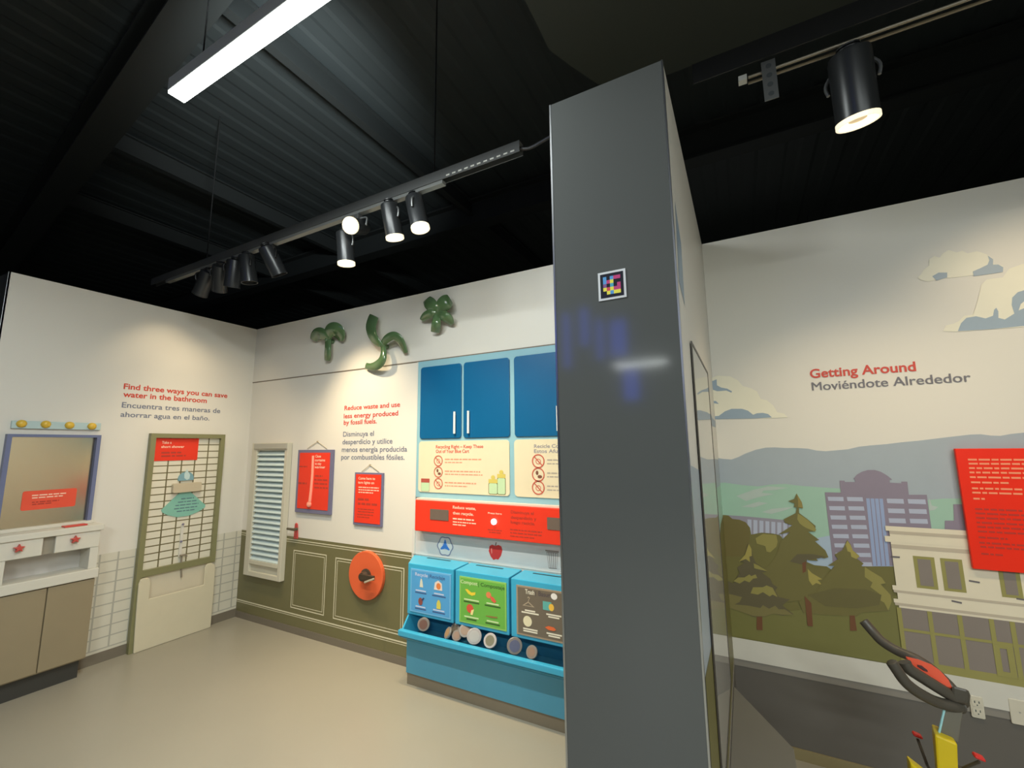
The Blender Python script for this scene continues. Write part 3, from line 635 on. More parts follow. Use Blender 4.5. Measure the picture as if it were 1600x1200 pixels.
# ------------------------------------------------------------------ recycling station
ZT = .762; ZB = F.hit(707, 974, .18)[1]; XL = 2.213
xb = [XL, F.hit(708.5, 920, .18)[0], F.hit(711.5, 920, .18)[0], F.hit(795, 940, .18)[0], F.hit(798.5, 940, .18)[0], 0]; xb[5] = xb[4]+(xb[3]-xb[2])
t = thing('recycling_station', (2.9, -.1, 0), 'blue base unit with a sloping trough under the three sorting bins', 'recycling station')
zl0, zl1 = F.hit(636, 997, .25)[1], F.hit(636, 986, .25)[1]
obj('toe_kick', box(B(), XL+.004, XE, -.172, -.002, 0, .07), mat('toe_kick_tan', (128, 118, 100), .5), t)
obj('base_panel', box(B(), XL, XE, -.18, -.002, .0705, .27), SKYF, t, bevel=.002)
bm = B(); hexa(bm, [(XL, -.168, .2705), (XE, -.168, .2705), (XE, -.24, zl0+.006), (XL, -.24, zl0+.006), (XL, -.1795, .2705), (XE, -.1795, .2705), (XE, -.252, zl0), (XL, -.252, zl0)])
obj('trough_front', bm, SKYF, t)
obj('trough_lip', box(B(), XL-.006, XE, -.262, -.228, zl0+.0065, zl1), SKYB, t, bevel=.005, label='bright blue trough lip')
obj('trough_floor', box(B(), XL+.012, XE, -.166, -.004, .2705, .285), SKYF, t)
obj('trough_back', box(B(), XL+.012, XE, -.015, -.004, .2855, ZB-.002), mat('trough_back_shade', (46, 118, 150), .4), t)  # darker blue puts the shade of the recess into the colour
bm = B(); vs = [(-.004, .2705), (-.168, .2705), (-.228, zl0+.006), (-.228, zl1-.004), (-.17, ZB-.004), (-.004, ZB-.004)]
a = [bm.verts.new((XL, y, z)) for y, z in vs]; b = [bm.verts.new((XL+.0115, y, z)) for y, z in vs]; bm.faces.new(a); bm.faces.new(b)
for i in range(6): bm.faces.new((a[i], a[(i+1) % 6], b[(i+1) % 6], b[i]))
obj('trough_side', bm, SKYB, t)
LB, LG, LK = mat('label_blue', (84, 160, 214), .4), mat('label_green', (108, 176, 72), .4), mat('label_brown', (112, 102, 88), .4)
SLOT = mat('slot_dark', (40, 58, 66), .6)
slots = (((667.5, 871.5), (704, 876.5)), ((744, 883), (786.5, 888.5)), ((833, 895.5), None))
defs = (('blue labelled recycling bin with a slotted lid, left of the three', LB, mat('rim_blue', (112, 178, 222), .4)), ('green labelled compost bin with a slotted lid, middle of the three', LG, mat('rim_green', (140, 194, 96), .4)), ('brown labelled trash bin with a slotted lid, beside the grey column', LK, mat('rim_brown', (160, 142, 118), .4)))
BINS = []
for k in range(3):
    x0, x1 = xb[2*k], xb[2*k+1]; label, lm, rm = defs[k]
    t = thing('sorting_bin', ((x0+x1)/2, -.1, ZB), label, 'bin', 'sorting bins'); BINS.append(t)
    xw = 2.11 if k == 0 else x0
    hexa(bm := B(), [(xw, -.002, ZB), (x1, -.002, ZB), (x1, -.002, ZT), (xw, -.002, ZT), (x0, -.18, ZB), (x1, -.18, ZB), (x1, -.18, ZT-.004), (x0, -.18, ZT-.004)])
    if k == 0:   # the left side runs back at a slant to the wall edge, over the trough
        pass
    obj('bin_body', bm, SKYB, t, bevel=.004)
    sl = slots[k]
    if sl[1]: p, q = on_z(*sl[0], ZT), on_z(*sl[1], ZT); pa, pb = p.x, q.x; py = (p.y+q.y)/2
    else: p = on_z(*sl[0], ZT); pa, pb, py = p.x, p.x+.24, p.y
    obj('slot', box(B(), pa, pb, py-.007, py+.007, ZT-.001, ZT+.0006), SLOT, t)
    m = .0 if k == 0 else .0
    if k == 0: tl, br = (642, 884), (704, 969)
    elif k == 1: tl, br = (718, 896), (791.5, 985)
    else: tl, br = (806.5, 909), None
    a0, z1 = MW.hit(*tl, .185); z1 = ZT-.035
    if br: a1 = MW.hit(br[0], br[1], .185)[0]; z0 = ZB+.022
    else: a1 = x1-.02; z0 = ZB+.022
    pl = obj('label_plate', extr(B(), MW, rect(a0, a1, z0, z1), .1805, .185), rm, t, label='printed front label')
    obj('label_sheet', sheet(B(), MW, rect(a0+.01, a1-.01, z0+.01, z1-.01), .1856), lm, pl)
    D3 = .1862; w, h = a1-a0, z1-z0
    def U(u, v): return (a0+u*w, z0+v*h)
    IC = [0]
    def icon(nm, rgb, pts): IC[0] += 1; obj(nm, sheet(B(), MW, [U(*p) for p in pts], D3+.0003+.0002*IC[0]), mat(nm+'_ink', rgb, .45), pl)
    def el(u, v, r, s=1.0, n=14): return [(u+r*math.cos(i*2*math.pi/n), v+r*s*w/h*math.sin(i*2*math.pi/n)) for i in range(n)]
    def wr_(bm, s, u0, u1, v, hh, bold=.02):
        me = text_mesh(s, bold); xs = [q.co.x for q in me.vertices]; c0, c1 = min(xs), max(xs)
        vs = [bm.verts.new(MW.P(a0+w*(u0+(q.co.x-c0)/(c1-c0)*(u1-u0)), z0+h*v+q.co.y*hh/.7, D3)) for q in me.vertices]
        for pp in me.polygons:
            try: bm.faces.new([vs[i] for i in pp.vertices])
            except ValueError: pass
        bpy.data.meshes.remove(me)
    def dash(bm, u, v, n, seed):
        rr = random.Random(seed+k*50)
        for i in range(n):
            ww = rr.uniform(.10, .17); a = a0+w*(u-ww); zz = z0+h*(v-.045*i)
            sheet(bm, MW, rect(a, a+2*w*ww, zz, zz+.008), D3)
    e1, e2 = (('Recycle', 'Reciclaje'), ('Compost', 'Compostaje'), ('Trash', 'Basura'))[k]
    PT = mat('label_pale_ink_%d' % k, ((196, 206, 232), (206, 226, 170), (232, 226, 206))[k], .5); DT_ = mat('label_dark_ink_%d' % k, ((64, 92, 140), (58, 92, 42), (84, 74, 78))[k], .5)
    uu = ((.12, .44, .49, .86), (.03, .40, .47, .97), (.18, .36, .44, .70))[k]
    bm = B(); wr_(bm, e1, uu[0], uu[1], .85, .021 if k < 2 else .025, .016)
    for u, v in ((.27, .50), (.72, .50), (.27, .13), (.72, .13)): dash(bm, u, v, 1 if k < 2 else 2, int(u*99+v*77))
    obj('label_lettering', bm, PT, pl, label='pale lettering')
    bm = B(); wr_(bm, e2, uu[2], uu[3], .85, .021 if k < 2 else .025, .012); sheet(bm, MW, rect(a0+w*(uu[1]+.02), a0+w*(uu[1]+.03), z0+h*.82, z0+h*.93), D3)
    if k < 2:
        for u, v in ((.27, .45), (.72, .45), (.27, .08), (.72, .08)): dash(bm, u, v, 1, int(u*88+v*66))
    obj('label_lettering', bm, DT_, pl, label='dark lettering')
    if k == 0:
        icon('bottle_icon', (214, 214, 196), [(.24, .60), (.33, .60), (.31, .74), (.29, .80), (.27, .80), (.255, .74)])
        icon('bag_icon', (226, 214, 204), [(.60, .60), (.80, .60), (.79, .76), (.70, .82), (.62, .76)]); icon('carton_icon', (222, 130, 70), el(.71, .69, .055, 1.1))
        icon('jug_icon', (140, 76, 70), el(.27, .27, .055, 1.3)); icon('jug_cap_icon', (60, 70, 104), [(.29, .31), (.34, .37), (.37, .36), (.32, .29)])
        icon('squeeze_bottle_icon', (212, 200, 90), [(.67, .18), (.77, .18), (.77, .30), (.74, .38), (.70, .38), (.67, .30)])
    elif k == 1:
        icon('banana_icon', (236, 206, 62), [(.13, .73), (.18, .74), (.27, .68), (.36, .70), (.35, .64), (.28, .61), (.20, .64)])
        icon('fruit_icon', (226, 132, 84), el(.64, .69, .055)); icon('bone_icon', (222, 96, 72), [(.66, .68), (.74, .66), (.80, .58), (.76, .54), (.70, .58)])
        icon('apple_core_icon', (214, 84, 62), el(.24, .33, .075)); icon('apple_flesh_icon', (240, 224, 150), [(.27, .30), (.33, .33), (.30, .20), (.25, .20)])
        icon('twig_icon', (150, 116, 66), [(.58, .25), (.82, .265), (.82, .24), (.70, .225), (.58, .235)])
    else:
        bm = B(); q = [U(.12, .60), U(.24, .70), U(.36, .60)]; ring(bm, MW, q, [U(.16, .612), U(.24, .675), U(.32, .612)], D3, D3+.0004); tube(bm, [MW.P(*U(.24, .69), D3), MW.P(*U(.25, .735), D3), MW.P(*U(.265, .77), D3), MW.P(*U(.24, .79), D3), MW.P(*U(.225, .765), D3)], .0022, 6)
        obj('hanger_icon', bm, mat('hanger_ink', (176, 160, 136), .5), pl)
        icon('wrapper_icon', (98, 176, 168), rect(.52, .68, .59, .76)); icon('snack_icon', (238, 190, 74), el(.68, .66, .05, 1.2)); icon('plate_icon', (228, 220, 186), el(.22, .30, .085, 1.05, 20)); icon('fish_icon', (224, 108, 60), [(.55, .25), (.62, .29), (.72, .28), (.76, .24), (.72, .21), (.62, .21)])
        icon('cup_icon', (236, 232, 226), el(.735, .885, .06, .9))

# tokens standing in the trough
TOK = mat('token_acrylic', (132, 126, 120), .3, alpha=.94); TOKP = mat('token_clear', (196, 190, 188), .2, alpha=.75)
PIC = [mat('token_print_%d' % i, c, .4) for i, c in enumerate(((112, 82, 72), (92, 86, 76), (128, 104, 82), (160, 128, 92), (178, 176, 172), (118, 114, 94), (92, 96, 122), (138, 114, 98)))]
toks = [(662, 975.5, .036, 78, 20, 0, 'round brown picture token standing at the left end of the trough'),
        (711, 984, .034, 62, -10, 1, 'dark picture token at the back of the token heap'),
        (727, 985, .036, 55, 25, 2, 'brown picture token leaning at the right of the token heap'),
        (700, 989, .031, 60, -35, 3, 'tan picture token with a pale rim, front left of the token heap'),
        (714, 993, .028, 58, 15, 7, 'tan picture token low at the front of the token heap'),
        (741, 994, .040, 76, 30, 4, 'clear token with a white band standing right of the token heap'),
        (766, 1001, .036, 62, 10, 5, 'greenish token leaning in the middle of the trough'),
        (804, 1009, .040, 78, 35, 6, 'slate blue picture token standing upright in the trough'),
        (831, 1019, .031, 62, -5, 7, 'tan token leaning nearest the grey column')]
first = None
for i, (px, py, r, tilt, yaw, pic, label) in enumerate(toks):
    dd = (.196, .172, .182, .206, .198, .206, .203, .200, .200)[i]; r *= 1.12
    c = MW.P(*MW.hit(px, py, dd), dd)
    if first is None:
        t = thing('picture_token', (0, 0, 0), label, 'token', 'picture tokens in the trough'); first = t
        bm = B(); lathe(bm, (0, 0, -.006), (0, 0, 1), [(.034, 0), (.036, .002), (.036, .010), (.034, .012)], 32); obj('disc', bm, TOK, t)
        bm = B(); lathe(bm, (0, 0, .0062), (0, 0, 1), [(.025, 0), (.025, .0008)], 24); obj('picture', bm, PIC[pic], t)
    else:
        t = first.copy(); COL.objects.link(t); t['label'] = label; ORG[t.name] = Vector((0, 0, 0))
        for ch in list(first.children):
            d_ = ch.copy(); d_.data = ch.data.copy(); COL.objects.link(d_); d_.parent = t
            if ch.name.startswith('picture'): d_.data.materials[0] = PIC[pic]
            elif i in (5, 6): d_.data.materials[0] = TOKP
    t.location = c; t.scale = (r/.036,)*3
    t.rotation_euler = (math.radians(tilt), 0, math.radians(yaw))

# ------------------------------------------------------------------ green propeller sculptures
GREEN = mat('glossy_green', (84, 112, 74), .18, var=.05, coat=.6, spec=.6)
def blade(par, path, tw):
    """a curved glossy blade: path of (px, py, half width px, depth); one edge leans into the room by tw"""
    C3 = spline([(x, y, 0) for x, y, w, d in path], 4); WD = spline([(w, d, 0) for x, y, w, d in path], 4); n = len(C3); bm = B(); rows = []
    for i in range(n):
        tg = (C3[min(i+1, n-1)]-C3[max(i-1, 0)]).normalized(); nx, ny = -tg.y, tg.x; w, d = max(WD[i].x, 1), WD[i].y; row = []
        for u, o in ((-1, 0), (-.5, .004), (0, .006), (.5, .004), (1, 0), (.5, -.005), (0, -.006), (-.5, -.005)):
            dd = max(.006, d + u*tw*w*.0022 - w*.0016*u*u + o)
            row.append(bm.verts.new(MW.P(*MW.hit(C3[i].x+nx*w*u, C3[i].y+ny*w*u, dd), dd)))
        rows.append(row)
    for i in range(n-1):
        for k in range(8): bm.faces.new((rows[i][k], rows[i][(k+1) % 8], rows[i+1][(k+1) % 8], rows[i+1][k]))
    bm.faces.new(rows[0]); bm.faces.new(rows[-1][::-1])
    return obj('blade', bm, GREEN, par, smooth=True, subsurf=1)
def propeller(c, label, blades):
    a, z = MW.hit(*c, .05); t = thing('propeller', (a, -.04, z), label, 'propeller sculpture', 'green propellers high on the back wall')
    for p, tw in blades: blade(t, p, tw)
    bm = B(); lathe(bm, (a, -.002, z), (0, -1, 0), [(.022, 0), (.022, .05), (.020, .066), (.013, .078), (.004, .083)], 20); obj('hub', bm, GREEN, t, smooth=True)
propeller((513, 532), 'broad lobed green propeller nearest the corner', [
    ([(514, 531, 5, .065), (507, 524, 9, .09), (499, 521, 12, .09), (493, 525, 10, .06), (489, 532, 6, .035)], .5),
    ([(511, 530, 6, .065), (515, 519, 11, .095), (521, 514, 13.5, .10), (528, 518, 13, .075), (532, 526, 9, .05), (532, 533, 4, .035)], -.5),
    ([(513, 529, 6, .065), (512.5, 543, 6, .08), (512, 555, 6.5, .07), (511.5, 564, 5.5, .035)], .8)])
propeller((598, 540), 'thin curved three bladed green propeller in the middle', [
    ([(600, 543, 4, .06), (590, 535, 7, .09), (582, 524, 8.5, .10), (579.5, 511, 9.5, .09), (582, 500, 9.5, .06), (585, 493, 9, .04)], .6),
    ([(595, 542, 4, .06), (604, 530, 7.5, .09), (615, 524.5, 8, .10), (624, 530, 7.5, .085), (630, 541, 6, .055), (634, 552, 4, .03)], -.6),
    ([(598, 537, 4, .06), (599.5, 551, 5.5, .08), (597, 563, 7.5, .09), (589, 571, 8.5, .08), (579, 573, 6.5, .06), (570.5, 571, 5.5, .035)], .6)])
propeller((683, 489), 'five lobed green propeller nearest the blue cabinets', [
    ([(685, 492, 5, .06), (677, 481, 11, .09), (671, 473, 12, .08), (666, 467, 8, .045)], .5),
    ([(681, 491, 5, .06), (690, 479, 13, .09), (698, 471, 14, .09), (704, 467, 9, .05)], -.5),
    ([(685, 488, 4, .06), (675, 489, 8, .09), (665, 494, 8, .07), (658, 501, 4, .035)], .6),
    ([(681, 488, 4, .06), (693, 493, 9, .09), (701, 499, 9, .07), (707, 507, 4, .035)], -.6),
    ([(683, 487, 5, .06), (682, 501, 8, .09), (681, 511, 9, .08), (679.5, 520, 8, .04)], .8)])

# ================================================================== GREY COLUMN : code sticker
F = PF
a0, a1, z0, z1 = span(F, (934, 428), (979, 463.5), .002); z0 = (z0+F.hit(936, 471, .002)[1])/2; z1 = (z1+F.hit(978, 418, .002)[1])/2
t = thing('code_sticker', ((a0+a1)/2, -1.28, z0), 'black sticker with coloured squares and a white edge on the dark grey column', 'sticker')
obj('border', extr(B(), F, rect(a0, a1, z0, z1), .0004, .002), mat('sticker_white', (196, 198, 202), .4), t, label='white border')
e = .007; obj('background', sheet(B(), F, rect(a0+e, a1-e, z0+e, z1-e), .0024), mat('sticker_black', (20, 20, 30), .35), t)
CODE = ['BKBMM', 'BMYKK', 'PKTKM', 'YRYMM', 'KYBYY']; CC = {'B': (78, 140, 196), 'M': (176, 58, 112), 'Y': (214, 204, 72), 'P': (120, 78, 130), 'T': (70, 150, 176), 'R': (190, 66, 80)}
w = (a1-a0)-2*e; h = (z1-z0)-2*e; cw, ch = w*.15, h*.15
for key, c in CC.items():
    bm = B()
    for r, row in enumerate(CODE):
        for k, ch_ in enumerate(row):
            if ch_ == key: x = a0+e+w*.125+cw*k; z = z1-e-h*.125-ch*(r+1); sheet(bm, F, rect(x, x+cw, z, z+ch), .0028)
    if len(bm.faces): obj('coloured_square', bm, mat('code_%s' % key, c, .4), t)
    else: bm.free()

# ================================================================== RIGHT WALL : landscape mural
F = RW
D = lambda k: .0006+.0006*k
t = thing('landscape_mural', (5.6, .17, .42), 'landscape mural of hills, pines and town buildings on the right wall', 'mural')
ZW = F.hit(1300, 1021, .001)[1]; ZC0 = .412
MOUNT = mat('mural_mountain', (164, 174, 182), .4); HILL = mat('mural_hill', (158, 192, 174), .4); MIST = mat('mural_mist', (178, 192, 186), .4)
FIELD = mat('mural_pale_blue', (168, 186, 204), .4); GRASS = mat('mural_grass', (118, 116, 66), .4); BUSH = mat('mural_bush', (112, 107, 60), .4)
PINE = mat('mural_pine', (113, 107, 62), .4); PINED = mat('mural_pine_dark', (98, 91, 66), .4); PINEL = mat('mural_pine_light', (147, 139, 78), .4); TIP = mat('mural_pine_tip', (164, 152, 82), .4)
TRUNK = mat('mural_trunk', (112, 74, 48), .45); TOWER = mat('mural_tower', (140, 130, 146), .4); TWIN = mat('mural_tower_window', (178, 184, 204), .4)
SHOP = mat('mural_shop_cream', (226, 216, 192), .4); SHOPS = mat('mural_shop_shade', (190, 178, 158), .4); MULL = mat('mural_mullion', (150, 144, 84), .4); PANE = mat('mural_pane', (134, 124, 116), .4)
CLW = mat('mural_cloud_cream', (232, 228, 208), .4); CLB = mat('mural_cloud_blue', (148, 166, 182), .4)
mtn = [(1092, 719), (1106, 717), (1118, 715), (1130, 717), (1143, 718), (1154, 714), (1164, 709), (1180, 703), (1196, 699.5), (1210, 699), (1227, 700), (1245, 700), (1262, 701), (1276, 704), (1290, 705), (1308, 703.5), (1325, 702), (1342, 698), (1360, 696), (1385, 694), (1409, 691), (1436, 688.5), (1461, 685.5), (1490, 682), (1517, 679), (1532, 678.5), (1548, 680.5), (1563, 681), (1580, 678), (1600, 676), (1660, 670), (1760, 660)]
poly('mountain_range', F, D(0), mtn + [(2100, 657), (2600, 641), (2600, 902), (1092, 850)], MOUNT, t)
poly('hill', F, D(1), [(1095, 757), (1132, 754), (1160, 758), (1185, 760), (1205, 757), (1227, 756), (1250, 759), (1276, 761), (1320, 764), (1380, 770), (1430, 778), (1451, 781), (1475, 779), (1500, 779), (1560, 782), (1760, 790), (2600, 819), (2600, 910), (1095, 860)], HILL, t)
for i, pts in enumerate(([(1150, 775), (1170, 768), (1196, 763), (1190, 770), (1210, 772), (1185, 777), (1166, 783)], [(1158, 792), (1185, 784), (1200, 786), (1178, 793)], [(1190, 800), (1206, 795), (1240, 792), (1228, 797), (1205, 803)], [(1452, 778), (1456, 790), (1466, 792), (1460, 797), (1452, 798)], [(1170, 767), (1200, 760), (1232, 762), (1210, 766)])):
    poly('mist_wisp', F, D(2), pts, MIST, t)
poly('field', F, D(2), [(1250, 846), (1300, 836), (1420, 850), (1420, 905), (1250, 900)], FIELD, t)
vs = poly('viaduct', F, D(3), [(1130, 804.5), (1160, 806.5), (1200, 810), (1240, 814), (1240, 840), (1130, 840)], mat('mural_viaduct', (148, 144, 158), .4), t)
for k in range(8):
    x = 1168+k*9.3; poly('viaduct_bay', F, D(4), [(x, 811.5+k*.9), (x+6.2, 812+k*.9), (x+6.2, 842), (x, 842)], TWIN, vs)
# tower block
def sub(pts): return [(1270+x*.15625, 720+y*.15625) for x, y in pts]
tw = poly('tower_block', F, D(4), sub([(120, 315), (280, 318), (268, 198), (318, 198), (320, 212), (425, 212), (420, 185), (405, 182), (440, 140), (490, 110), (550, 92), (620, 92), (680, 110), (740, 145), (795, 188), (770, 190), (770, 218), (885, 225), (885, 208), (945, 208), (960, 340), (1140, 340), (1190, 700), (1190, 1050), (200, 1050), (195, 960)]), TOWER, t)
for r in range(8):
    for c, (xa, xb_) in enumerate(((148, 305), (340, 500), (738, 908), (948, 1128))):
        if c > 1 and r > 3: continue
        sx = r*(13 if c < 2 else 10); y = (360, 362, 378, 383)[c] + r*(93 if c < 2 else 98)
        poly('tower_window', F, D(5), sub([(xa+sx, y), (xb_+sx-3*(c > 0), y+(2 if c < 2 else 4)), (xb_+sx+5, y+(44 if c < 2 else 52)), (xa+sx+8, y+(40 if c < 2 else 45))]), TWIN, tw)
bm = B()
for k in range(4):
    xa = 533+k*44; q = F.hits(sub([(xa, 375+k), (xa+36, 376+k), (xa+36+72, 1090), (xa+74, 1090)]), D(5)); sheet(bm, F, q, D(5))
obj('tower_glazing', bm, mat('mural_glazing', (150, 166, 202), .4), tw)
poly('low_block', F, D(4), sub([(1405, 435), (1560, 435), (1560, 720), (1320, 720), (1320, 598), (1412, 598)]), TOWER, t)
# bushes and grass
def tre(pts): return [(1100+x*.19164, 770+y*.19164) for x, y in pts]
poly('bush', F, D(6), tre([(-20, 178), (60, 180), (130, 178), (200, 185), (230, 212), (290, 220), (340, 240), (375, 285), (385, 340), (470, 325), (560, 332), (620, 345), (660, 400), (830, 560), (900, 590), (1000, 600), (1060, 640), (1180, 640), (1300, 600), (1620, 600), (1620, 1300), (-20, 1300)]), BUSH, t)
poly('bush', F, D(7), tre([(60, 190), (200, 190), (235, 215), (290, 222), (340, 242), (370, 285), (376, 340), (360, 470), (300, 520), (150, 520), (60, 400)]), mat('mural_bush_brown', (112, 102, 58), .4), t)
poly('bush', F, D(8), tre([(420, 370), (480, 335), (590, 345), (600, 400), (590, 440), (540, 485), (510, 480), (500, 435), (430, 415)]), PINEL, t)
za = [F.hit(x, y, D(9)) for x, y in ((1104.5, 990.7), (1388, 1034.4))]
zg = ZW
poly('grass', F, D(9), [(F.hit(1095, 950, D(9))[0], zg), (F.hit(1409, 1000, D(9))[0], zg), (F.hit(1404, 930, D(9))[0], F.hit(1404, 930, D(9))[1]), (F.hit(1330, 950, D(9))[0], F.hit(1330, 945, D(9))[1]), (F.hit(1230, 955, D(9))[0], F.hit(1230, 955, D(9))[1]), (F.hit(1095, 930, D(9))[0], F.hit(1095, 930, D(9))[1])], GRASS, t, px=False)
# pines
p1 = poly('pine_tree', F, D(10), tre([(755, 5), (775, 40), (798, 78), (808, 128), (774, 120), (776, 165), (850, 220), (910, 270), (905, 315), (850, 318), (940, 385), (905, 395), (990, 470), (1015, 525), (985, 535), (905, 520), (930, 555), (850, 550), (830, 530), (840, 600), (990, 620), (1050, 760), (900, 880), (760, 880), (600, 900), (400, 800), (480, 640), (560, 560), (600, 480), (620, 400), (700, 320), (660, 330), (605, 340), (720, 265), (660, 245), (650, 215), (748, 165), (757, 120), (734, 116), (738, 86), (684, 68), (736, 50)]), PINE, t, label='tall pine behind the other two')
poly('tree_highlight', F, D(11), tre([(755, 5), (775, 40), (798, 78), (806, 126), (768, 116), (766, 60)]), mat('mural_pine_gold', (146, 130, 72), .4), p1)
poly('tree_highlight', F, D(11), tre([(765, 170), (800, 190), (850, 225), (890, 265), (915, 300), (905, 318), (830, 285), (805, 270), (780, 250), (760, 215)]), PINEL, p1)
poly('tree_highlight', F, D(11), tre([(845, 620), (880, 655), (965, 705), (925, 710), (970, 755), (915, 735), (885, 755), (855, 715)]), TIP, p1)
poly('tree_shade', F, D(11), tre([(1000, 520), (905, 540), (840, 545), (835, 590), (780, 580), (700, 560), (760, 500), (880, 500)]), PINED, p1)
poly('trunk', F, D(11), tre([(800, 570), (832, 560), (832, 640), (805, 655)]), TRUNK, p1); poly('trunk', F, D(14), tre([(820, 840), (875, 900), (888, 1090), (845, 1085)]), TRUNK, p1)
p2 = poly('pine_tree', F, D(12), tre([(360, 410), (390, 460), (400, 520), (420, 570), (520, 640), (470, 650), (540, 700), (560, 745), (600, 770), (580, 800), (610, 850), (700, 870), (660, 900), (640, 920), (730, 990), (640, 1000), (560, 985), (500, 1010), (400, 1010), (330, 980), (200, 935), (90, 930), (60, 900), (80, 830), (140, 815), (60, 680), (140, 690), (240, 740), (250, 720), (290, 650), (270, 610), (330, 570), (290, 555), (330, 510)]), PINED, t, label='dark pine at the left')
for pts, m in (([(365, 415), (388, 460), (390, 515), (370, 520), (375, 565), (340, 540), (285, 560), (335, 505)], TIP), ([(405, 575), (440, 590), (520, 640), (450, 625), (410, 615)], PINEL), ([(240, 720), (280, 690), (330, 690), (370, 665), (385, 680), (420, 665), (435, 695), (400, 700), (370, 730), (330, 715), (290, 740)], PINEL), ([(380, 820), (400, 770), (480, 770), (510, 755), (560, 775), (600, 850), (560, 830), (535, 845), (480, 810), (440, 830)], PINEL), ([(80, 830), (140, 815), (230, 830), (310, 850), (290, 890), (250, 910), (360, 920), (460, 940), (480, 915), (530, 945), (580, 920), (610, 950), (660, 950), (725, 995), (640, 995), (560, 985), (500, 1008), (400, 1005), (300, 970), (200, 935), (85, 925)], mat('mural_pine_skirt', (124, 116, 72), .4))):
    poly('tree_highlight', F, D(13), tre(pts), m, p2)
poly('trunk', F, D(13), tre([(430, 1010), (475, 1010), (478, 1120), (430, 1118)]), TRUNK, p2)
def bld(pts): return [(1080+x*.34993, 660+y*.35) for x, y in pts]
p3 = poly('pine_tree', F, D(12), bld([(697, 525), (712, 545), (720, 570), (750, 595), (735, 605), (770, 630), (760, 640), (800, 660), (850, 690), (870, 720), (850, 725), (900, 770), (895, 800), (860, 810), (890, 840), (760, 850), (740, 865), (700, 865), (600, 860), (500, 850), (480, 800), (560, 760), (590, 700), (640, 640), (610, 640), (655, 610), (640, 590), (675, 570)]), PINE, t, label='broad pine beside the cream shop')
for pts, m in (([(697, 528), (712, 548), (722, 572), (752, 598), (738, 610), (715, 600), (712, 580), (698, 575), (690, 545)], TIP), ([(775, 645), (800, 662), (850, 692), (868, 718), (845, 722), (890, 770), (895, 800), (880, 840), (862, 805), (835, 790), (840, 765), (800, 735), (810, 715), (775, 690)], PINEL), ([(520, 770), (640, 740), (780, 745), (850, 770), (840, 815), (740, 830), (600, 820)], mat('mural_pine_mid', (104, 98, 60), .4))):
    poly('tree_highlight', F, D(13), bld(pts), m, p3)
poly('trunk', F, D(13), bld([(708, 862), (730, 862), (740, 930), (710, 930)]), TRUNK, p3)
# cream shop
def ax(px, py, k=14): return F.hit(px, py, D(k))
XS1 = 8.5
def zz(x, y): return F.hit(x, y, D(14))[1]
s0 = ax(1391, 900)[0]; zr = zz(1384, 822)
xs_ = ax(1405, 950)[0]; sh = poly('shop_front', F, D(14), rect(xs_, XS1, zg, zz(1388, 828)), SHOP, t, px=False)
def band(pa, pb, ya, m, x0=None, k=15, nm='cornice'):
    poly(nm, F, D(k), rect(x0 if x0 is not None else ax(pa, ya)[0], XS1, zz(pa, pb), zz(pa, ya)), m, sh, px=False)
band(1383, 829, 821.5, SHOP); band(1390, 834, 829, SHOPS); band(1382, 846, 837, SHOP, k=15); band(1392, 856, 850, SHOPS)
band(1396, 925, 920.5, SHOPS); band(1394, 921, 914, SHOP); band(1398, 945, 941, SHOPS); band(1396, 941, 935, SHOP)
zglass = zz(1404, 949)
gl = poly('shop_glazing', F, D(15), rect(ax(1404, 960)[0], XS1, zg+.03, zglass), PANE, sh, px=False)
poly('sill', F, D(16), rect(ax(1408, 1030)[0], XS1, zg, zg+.035), MULL, sh, px=False)
bm = B()
za_ = zz(1408, 982); sheet(bm, F, rect(ax(1404, 960)[0], XS1, za_-.008, za_+.004), D(17))
for px in (1405.5, 1452.5, 1498.5, 1547, 1579): a = ax(px, 960)[0]; sheet(bm, F, rect(a-.008, a+.008, zg+.03, zglass), D(17)+.0003)
a = ax(1579, 960)[0]
for k in range(1, 14): sheet(bm, F, rect(a+.16*k-.008, a+.16*k+.008, zg+.03, zglass), D(17)+.0003)
obj('mullion', bm, MULL, gl)
q0, q1 = ax(1551, 1010)[0], ax(1582, 1010)[0]
bm = B(); zt_ = zz(1556, 1004); ring(bm, F, rect(q0, q1, zg+.03, zt_), rect(q0+.02, q1-.02, zg+.05, zt_-.02), D(17)+.0004, D(18)+.0002); obj('door_frame', bm, MULL, gl)
z0, z1 = zz(1432, 918), zz(1429, 868.5); wins = [(ax(pa, 890)[0], ax(pb, 890)[0]) for pa, pb in ((1429, 1462), (1471, 1505), (1559, 1592))]
w_ = wins[2][1]-wins[2][0]
for k in range(5): x0 = wins[2][0]+.16+k*.28; wins.append((x0, x0+w_))
for x0, x1 in wins:
    wf = obj('shop_window', sheet(B(), F, rect(x0, x1, z0, z1), D(16)), MULL, sh)
    obj('pane', sheet(B(), F, rect(x0+.014, x1-.014, z0+.012, z1-.012), D(17)), PANE, wf)
bm = B()
for pa, pb, ya, yb in ((1392, 1406, 868.5, 869.5), (1514, 1531, 906, 909), (1487, 1503, 937.5, 941), (1588, 1606, 934, 937)):
    q = F.hits([(pa, ya+2.5), (pb, yb+2.5), (pb, yb), (pa, ya)], D(17)); sheet(bm, F, q, D(17))
obj('brick_mark', bm, mat('mural_brick', (106, 100, 104), .4), sh)
poly('pavement', F, D(16), rect(4.158, XS1, ZC0, zg), mat('mural_pavement', (208, 205, 194), .4), t, px=False)
